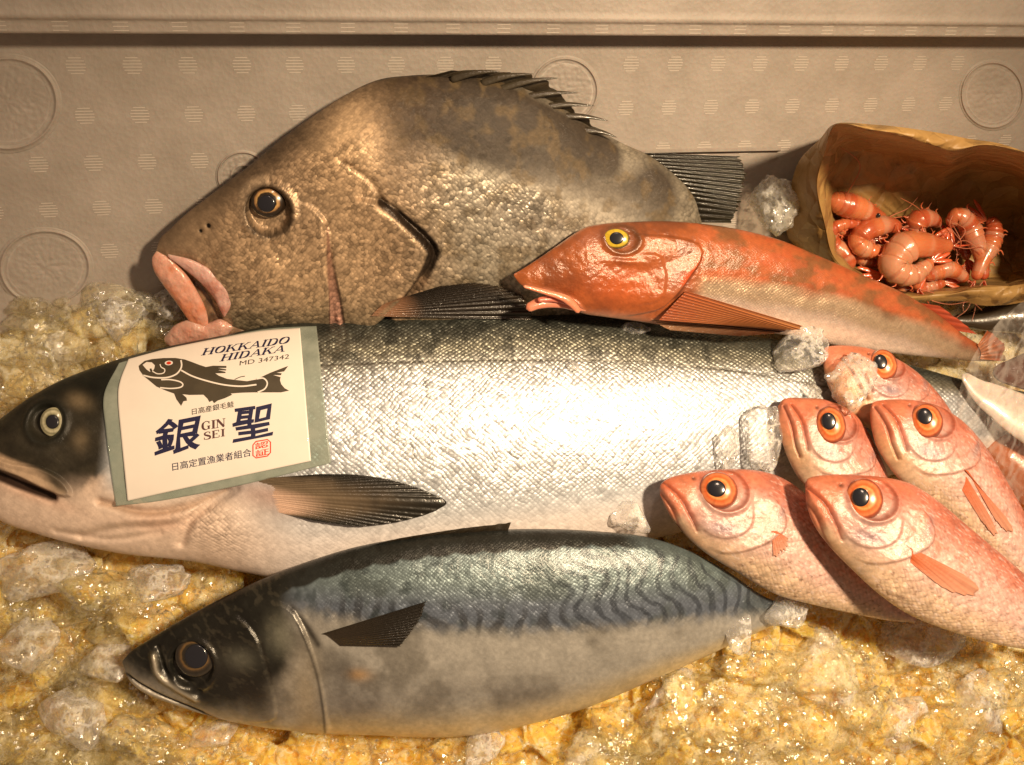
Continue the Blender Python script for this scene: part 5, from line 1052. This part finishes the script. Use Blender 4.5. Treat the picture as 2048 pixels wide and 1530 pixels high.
# ------------------------------------------------------------------ clear bag at the right
SLICK = simple('dark_skin', srgb(66, 56, 44), 0.25, coat=0.7, bump=0.3, bs=120)
BRN = simple('brown_flesh', srgb(176, 92, 36), 0.25, coat=0.9, bump=0.4, bs=70, sss=0.2)
BRN2 = simple('dark_brown_flesh', srgb(88, 48, 34), 0.25, coat=0.9, bump=0.4, bs=70, sss=0.1)
MILK = simple('milky_flesh', srgb(226, 214, 206), 0.3, coat=0.7, bump=0.2, bs=40, sss=0.4)
def lump(name, pts, rads, deps, mat, parent=None, squash=0.6, seg=28, n=60):
    p = cr(pts, n); k = np.linspace(0, 1, n); D = np.interp(k, np.linspace(0, 1, len(deps)), deps)
    r = np.interp(k, np.linspace(0, 1, len(rads)), rads); return tube(name, Q(p[:, 0], p[:, 1], D), r * 0.62 / F, mat, parent, seg, squash=squash)
dd = supp(2000, 640, 0)
ob_ = lump('dark_fish', [(1895, 640), (1960, 640), (2050, 630), (2160, 640)], [6, 30, 52, 60], [dd - 0.008, dd - 0.01, dd - 0.012, dd - 0.012], SLICK)
tag(ob_, 'dark slick fish back in shadow between the paper bag and the clear bag', 'fish')
db = near([TC, TD, TE, ST], 1960, 860)
ob_ = lump('squid', [(1945, 850), (1985, 880), (2050, 930), (2150, 1000)], [6, 60, 90, 100], [db + 0.014, db + 0.012, db + 0.012, db + 0.02], BRN)
tag(ob_, 'orange brown squid at the right edge behind the red fish', 'squid')
pb = empty('plastic_bag', Q(2010, 760, db), 'crumpled clear plastic bag with milky and brown seafood, cut by the right edge', 'plastic bag')
lump('dark_filling', [(1985, 745), (2030, 745), (2120, 740)], [14, 40, 60], [db - 0.002, db - 0.004, db - 0.004], BRN2, pb)
lump('milky_filling', [(1925, 748), (1960, 782), (2000, 806), (2050, 836), (2130, 880)], [8, 30, 44, 52, 60], [db - 0.006, db - 0.006, db - 0.008, db - 0.01, db - 0.01], MILK, pb, 0.3)
pf = N('clear_plastic'); _o = pf.n('ShaderNodeTexCoord').outputs['Object']
_b = pf.bump(pf.noise(_o, 60, 4), 0.5, 0.003)
_g = pf.pr(Base_Color=(0.8, 0.76, 0.72, 1), Roughness=0.12, Normal=_b, Coat_Weight=1, Coat_Roughness=0.03); _t = pf.n('ShaderNodeBsdfTransparent'); _t.inputs[0].default_value = (0.97, 0.96, 0.95, 1)
_fr = pf.n('ShaderNodeLayerWeight'); _fr.inputs[0].default_value = 0.35; pf.l(_b, _fr.inputs['Normal'])
_m = pf.n('ShaderNodeMixShader'); pf.l(pf.math('MULTIPLY_ADD', _fr.outputs[1], 0.5, 0.06), _m.inputs[0]); pf.l(_t.outputs[0], _m.inputs[1]); pf.l(_g.outputs[0], _m.inputs[2]); PLAST = pf.end(_m.outputs[0])
X, Y = coons([(2000, 640), (1960, 690), (1925, 760), (1915, 830), (1950, 900)], [(2180, 560), (2180, 700), (2180, 800), (2180, 1000)], [(2000, 640), (2050, 600), (2110, 570), (2180, 560)], [(1950, 900), (2030, 1000), (2100, 1010), (2180, 1000)], 110, 130, 0)
wr = fbm(X + Y * 0.7, Y - X * 0.9, 46, 91, 3); ridg = 1 - np.abs(2 * fbm(X * 1.3 + Y * 0.9, (Y * 0.4 - X * 0.4), 44, 93, 3) - 1)
D = db - 0.018 - 0.010 * wr - 0.006 * ridg ** 3
put('film', mesh(Q(X, Y, D).reshape(-1, 3), gridf(110, 130)), PLAST, pb)

# ------------------------------------------------------------------ ice
ICE = ice_mat('bed_ice', (1.0, 0.96, 0.80), (0.94, 0.80, 0.52), 0.7, 0.5, bump=0.5, nz=1.2, sc=40, amber=(0.95, 0.62, 0.14), smooth=0.6, rad=0.010, wsp=0.2, gls=0.0)
ICES = ice_mat('shard_ice', (1.0, 0.98, 0.90), (0.96, 0.88, 0.70), 0.07, 0.65, bump=0.35, nz=0.5, sc=60, amber=(0.97, 0.76, 0.36), smooth=0.5, wsp=0.22, gls=0.0)
ICEC = ice_mat('clear_ice', (1.0, 0.99, 0.98), (0.97, 0.95, 0.92), 0.14, 1.2, bump=0.6, nz=0.4, sc=120, smooth=0.4, rad=0.004, wsp=0.45, gls=0.3)
ICEF = ice_mat('frosted_ice', (1.0, 0.98, 0.94), (0.97, 0.90, 0.80), 0.22, 0.7, bump=0.5, nz=1.3, sc=80, smooth=0.5, rad=0.006, wsp=0.3, gls=0.0)
dx = 2.6
xs = np.arange(-480, 2320, dx); ys = np.arange(500, 1860, dx)
X, Y = np.meshgrid(xs, ys, indexing='ij')
H = 0 * X
f1, f2, idx, ex, ey = worley(X + 30 * fbm(X, Y, 60, 1), Y + 30 * fbm(X, Y, 60, 2), 120, 5)
t1 = hsh(idx * 91, idx * 17, 3) - 0.5; t2 = hsh(idx * 51, idx * 37, 4) - 0.5
H += 0.014 * (idx - 0.5) + 0.032 * (t1 * ex + t2 * ey) - 0.003 * sm(0.12, 0.0, f2 - f1)
f1, f2, idx, ex, ey = worley(X + 18 * fbm(X, Y, 30, 6), Y + 18 * fbm(X, Y, 30, 7), 46, 8)
t1 = hsh(idx * 91, idx * 17, 5) - 0.5; t2 = hsh(idx * 51, idx * 37, 6) - 0.5
H += 0.003 * (idx - 0.5) + 0.008 * (t1 * ex + t2 * ey) 
f1, f2, idx, ex, ey = worley(X, Y, 17, 11)
H += 0.0008 * (idx - 0.5) + 0.0022 * ((hsh(idx * 91, idx * 17, 7) - 0.5) * ex + (hsh(idx * 9, idx * 7, 7) - 0.5) * ey)
H += 0.0022 * (fbm(X, Y, 12, 12) - 0.5) + 0.004 * (np.abs(fbm(X, Y, 40, 16, 3) - 0.5) * 2)
f1, f2, idx, ex, ey = worley(X + 0.7 * Y, Y - 0.3 * X, 27, 19); H += 0.006 * np.maximum(idx - 0.55, 0) * sm(0.0, 0.25, f2 - f1) + 0.006 * ((hsh(idx * 31, idx * 7, 2) - 0.5) * ex + (hsh(idx * 3, idx * 77, 2) - 0.5) * ey)
cl, _ = pl(X, Y, [(-100, 1090), (300, 1140), (600, 1210), (430, 1260), (250, 1360), (420, 1470), (800, 1500), (1150, 1465)])
H += -0.012 * sm(60, 0, cl) 
H += 0.010 * sm(1250, 1330, X - 0.3 * (Y - 1300)) * sm(1230, 1300, Y) + 0.016 * blob(X, Y, 120, 660, 170, 60) + 0.008 * sm(1350, 1450, Y)
pd = PANEL.depth(X, Y); bdp = BED.depth(X, Y)
V = BED.at(X, Y, H)
M_ = np.asarray(H)
ice = put('crushed_ice', mesh(V.reshape(-1, 3), gridf(len(xs), len(ys))), ICE); tag(ice, 'bed of crushed wet ice under the fish', 'ice', kind='stuff')
def ico(n):
    bm = bmesh.new(); bmesh.ops.create_icosphere(bm, subdivisions=n, radius=1); bm.verts.ensure_lookup_table()
    v = A([list(q.co) for q in bm.verts]); f = A([[q.index for q in p.verts] for p in bm.faces]); bm.free(); return v, f
IC3, IF3 = ico(3); IC4, IF4 = ico(5)
def chunk(rng, dirs, sx, sy, sz, nf=13, soft=26, rough=0.05):
    nrm = rng.normal(size=(nf, 3)); nrm /= np.linalg.norm(nrm, axis=1)[:, None]; c = rng.uniform(0.62, 1.0, nf)
    dn = np.maximum(dirs @ nrm.T, 1e-3) / c
    r = 1 / (np.sum(dn ** soft, 1) ** (1 / soft) + 1e-6); r = np.minimum(r, 1.5)
    n = vn(dirs[:, 0] * 3 + 7, dirs[:, 1] * 3 + dirs[:, 2] * 2.5, int(rng.integers(99))) + 0.5 * vn(dirs[:, 0] * 8 + 3, dirs[:, 1] * 8 + dirs[:, 2] * 7, 3) + 0.25 * vn(dirs[:, 2] * 19, dirs[:, 1] * 17 + dirs[:, 0] * 19, 8)
    r = r * (1 + rough * (n - 0.85) * 2)
    q = rng.normal(size=4); q /= np.linalg.norm(q); w, x, y, z = q
    R_ = A([[1 - 2 * (y * y + z * z), 2 * (x * y - z * w), 2 * (x * z + y * w)], [2 * (x * y + z * w), 1 - 2 * (x * x + z * z), 2 * (y * z - x * w)], [2 * (x * z - y * w), 2 * (y * z + x * w), 1 - 2 * (x * x + y * y)]])
    return (dirs * r[:, None]) @ R_.T * A([sx, sy, sz])
rng = np.random.default_rng(5)
vs, fs, off = [], [], 0
def clear_of(x, y):
    return min(sdp_(x, y) for sdp_ in ())
ALLT = [BT, ST, MT, GT, TA, TB, TC, TD, TE]
zones = [((-60, 2100, 1470, 1600), 120, 1.1), ((1180, 2100, 1290, 1600), 200, 1.3), ((-60, 330, 1180, 1600), 220, 1.1), ((-60, 620, 1130, 1240), 20, 0.8), ((20, 360, 600, 720), 60, 0.7), ((-40, 140, 640, 800), 40, 0.8)]
for (x0, x1, y0, y1), n, sc_ in zones:
    for _ in range(n):
        x = rng.uniform(x0, x1); y = rng.uniform(y0, y1); r = (8 + 34 * rng.random() ** 2.2) * sc_
        if any(hit(t, x + a, y + b) is not None for t in (ST, MT, TA, TD, BT) for a, b in ((0, 0), (r * .7, -r * .7), (-r * .7, -r * .7), (r, 0), (0, r * 0.7))): continue
        i = int((x + 480) / dx); j = int((y - 500) / dx)
        if not (0 <= i < len(xs) and 0 <= j < len(ys)): continue
        c = BED.at(x, y, H[i, j] + 0.0015); m = r * 0.62 / F
        if y < 740:
            c = Q(x, y, min(float(PANEL.depth(x, y)), float(BED.depth(x, y))) - 0.006 - 0.006 * rng.random())
        big = r > 24; D_, F_ = (IC4, IF4) if False else (IC3, IF3)
        v = chunk(rng, D_, m * rng.uniform(.7, 1.9), m * rng.uniform(.5, 1.2), m * rng.uniform(.4, .9), nf=8, soft=50, rough=0.18) + c
        vs.append(v); fs.append(F_ + off); off += len(v)
tag(put('ice_shards', mesh(np.vstack(vs), np.vstack(fs)), ICES), 'loose wet ice shards heaped along the front and the lower left corner', 'ice', kind='stuff')
def ice_chunk(label_, x, y, rx, ry, on, seed, mat=None, dz=0.0, rough=0.09, zr=0.8):
    r_ = np.random.default_rng(seed); d = min([q for q in (hit(t, x, y) for t in on) if q is not None] + [min(float(BED.depth(x, y)), float(PANEL.depth(x, y)))])
    m = d / F; mn = min(rx, ry)
    v = chunk(r_, IC4, 1, 1, 1, nf=16, soft=18, rough=rough); v = v / np.abs(v).max(0) * A([rx * m, ry * m, mn * m * zr])
    vd = CAM - Q(x, y, d); vd /= np.linalg.norm(vd)
    c = Q(x, y, d) + vd * (mn * m * zr * 0.55 + dz)
    o = put('ice_chunk', mesh(v, IF4), mat or ICEC); o.location = tuple(c)
    return tag(o, label_, 'ice', 'ice chunks lying on and beside the fish')
ice_chunk('large clear ice lump on the salmon below the orange fin', 1598, 708, 54, 58, [ST], 11)
ice_chunk('frosted tall ice lump covering the snout of the rearmost red fish', 1706, 765, 58, 68, [ST, TE], 12, mat=ICEF, rough=0.12, zr=0.5)
ice_chunk('round clear ice lump against the jaw of the red fish behind', 1520, 878, 56, 70, [ST], 13)
ice_chunk('narrow upright sliver of ice on the shining salmon flank', 1456, 895, 28, 54, [ST], 14)
ice_chunk('small round ice ball above the mackerel\'s back', 1265, 1030, 44, 37, [ST], 15)
ice_chunk('rough ice block between the bream\'s tail and the paper bag', 1540, 395, 55, 75, [], 16, mat=ICEF, rough=0.14, dz=0.008)
ice_chunk('dark clear ice lump in front of the bream\'s lips', 345, 612, 42, 40, [], 17, dz=0.006)
ice_chunk('thin ice fragment beside the lump under the gurnard\'s tail', 1690, 678, 44, 18, [ST], 18)
ice_chunk('little ice fragment between the salmon and the red fish jaws', 1625, 785, 28, 20, [ST], 19)
ice_chunk('tiny wet ice bit under the gurnard\'s chin fin', 1275, 660, 34, 16, [ST], 20)
ice_chunk('small ice bead stuck on the middle of the salmon', 1148, 733, 18, 12, [ST], 21)
ice_chunk('pointed clear ice piece below the bellies of the red fish', 1692, 1262, 32, 46, [TA, TD], 22, rough=0.03, dz=-0.004)
ice_chunk('rounded clear ice block left of the pointed piece at the mackerel\'s tail', 1480, 1262, 34, 46, [MT], 23, rough=0.03, dz=-0.004)
ice_chunk('broad shaggy ice block under the largest red fish', 1850, 1280, 95, 70, [], 24, rough=0.1, dz=0.012)
ice_chunk('glassy ice lump at the tip of the mackerel tail', 1575, 1222, 56, 36, [MT], 25, dz=-0.002)
ice_chunk('large frosted ice block in the middle of the front heap', 1655, 1350, 80, 90, [], 26, mat=ICEF, rough=0.08, dz=0.008)
ice_chunk('smooth wet ice lump just left of the mackerel\'s snout', 210, 1325, 62, 50, [], 27, mat=ICEF, dz=0.004)
ice_chunk('wide ice slab under the salmon\'s throat', 90, 1140, 95, 60, [], 28, mat=ICEF, dz=0.006)
ice_chunk('melting ice lump between salmon belly and mackerel head', 320, 1170, 80, 42, [], 29, dz=0.004)
ice_chunk('small orange tinted ice lump below the mackerel\'s belly', 960, 1490, 50, 40, [], 30, dz=0.008)
ice_chunk('tall frosted ice shard at the bottom right of centre', 1340, 1420, 60, 80, [], 31, mat=ICEF, dz=0.008)

ice_chunk('clear ice wedge at the lower right corner', 1960, 1400, 80, 62, [], 41, dz=0.010)
ice_chunk('frosted ice lump below the tip of the mackerel tail', 1500, 1400, 62, 56, [], 42, mat=ICEF, dz=0.008)
ice_chunk('cloudy ice piece at the bottom edge between the two front heaps', 1180, 1500, 60, 46, [], 43, mat=ICEF, dz=0.006)
ice_chunk('clear ice lump at the bottom right below the broad shaggy block', 1790, 1450, 72, 56, [], 44, dz=0.010)
ice_chunk('frosted ice lump at the left edge level with the mackerel snout', 60, 1290, 72, 56, [], 45, mat=ICEF, dz=0.006)
ice_chunk('clear ice lump near the lower left corner', 150, 1440, 74, 58, [], 46, dz=0.008)
ice_chunk('small cloudy ice lump on the left heap below the foam wall', 110, 690, 62, 44, [], 47, mat=ICEF, dz=0.006)
ice_chunk('clear ice lump between the left heap and the bream lips', 235, 640, 56, 44, [], 48, dz=0.008)
ice_chunk('cloudy ice lump under the mackerel jaw', 420, 1475, 56, 36, [], 49, mat=ICEF, dz=0.004)
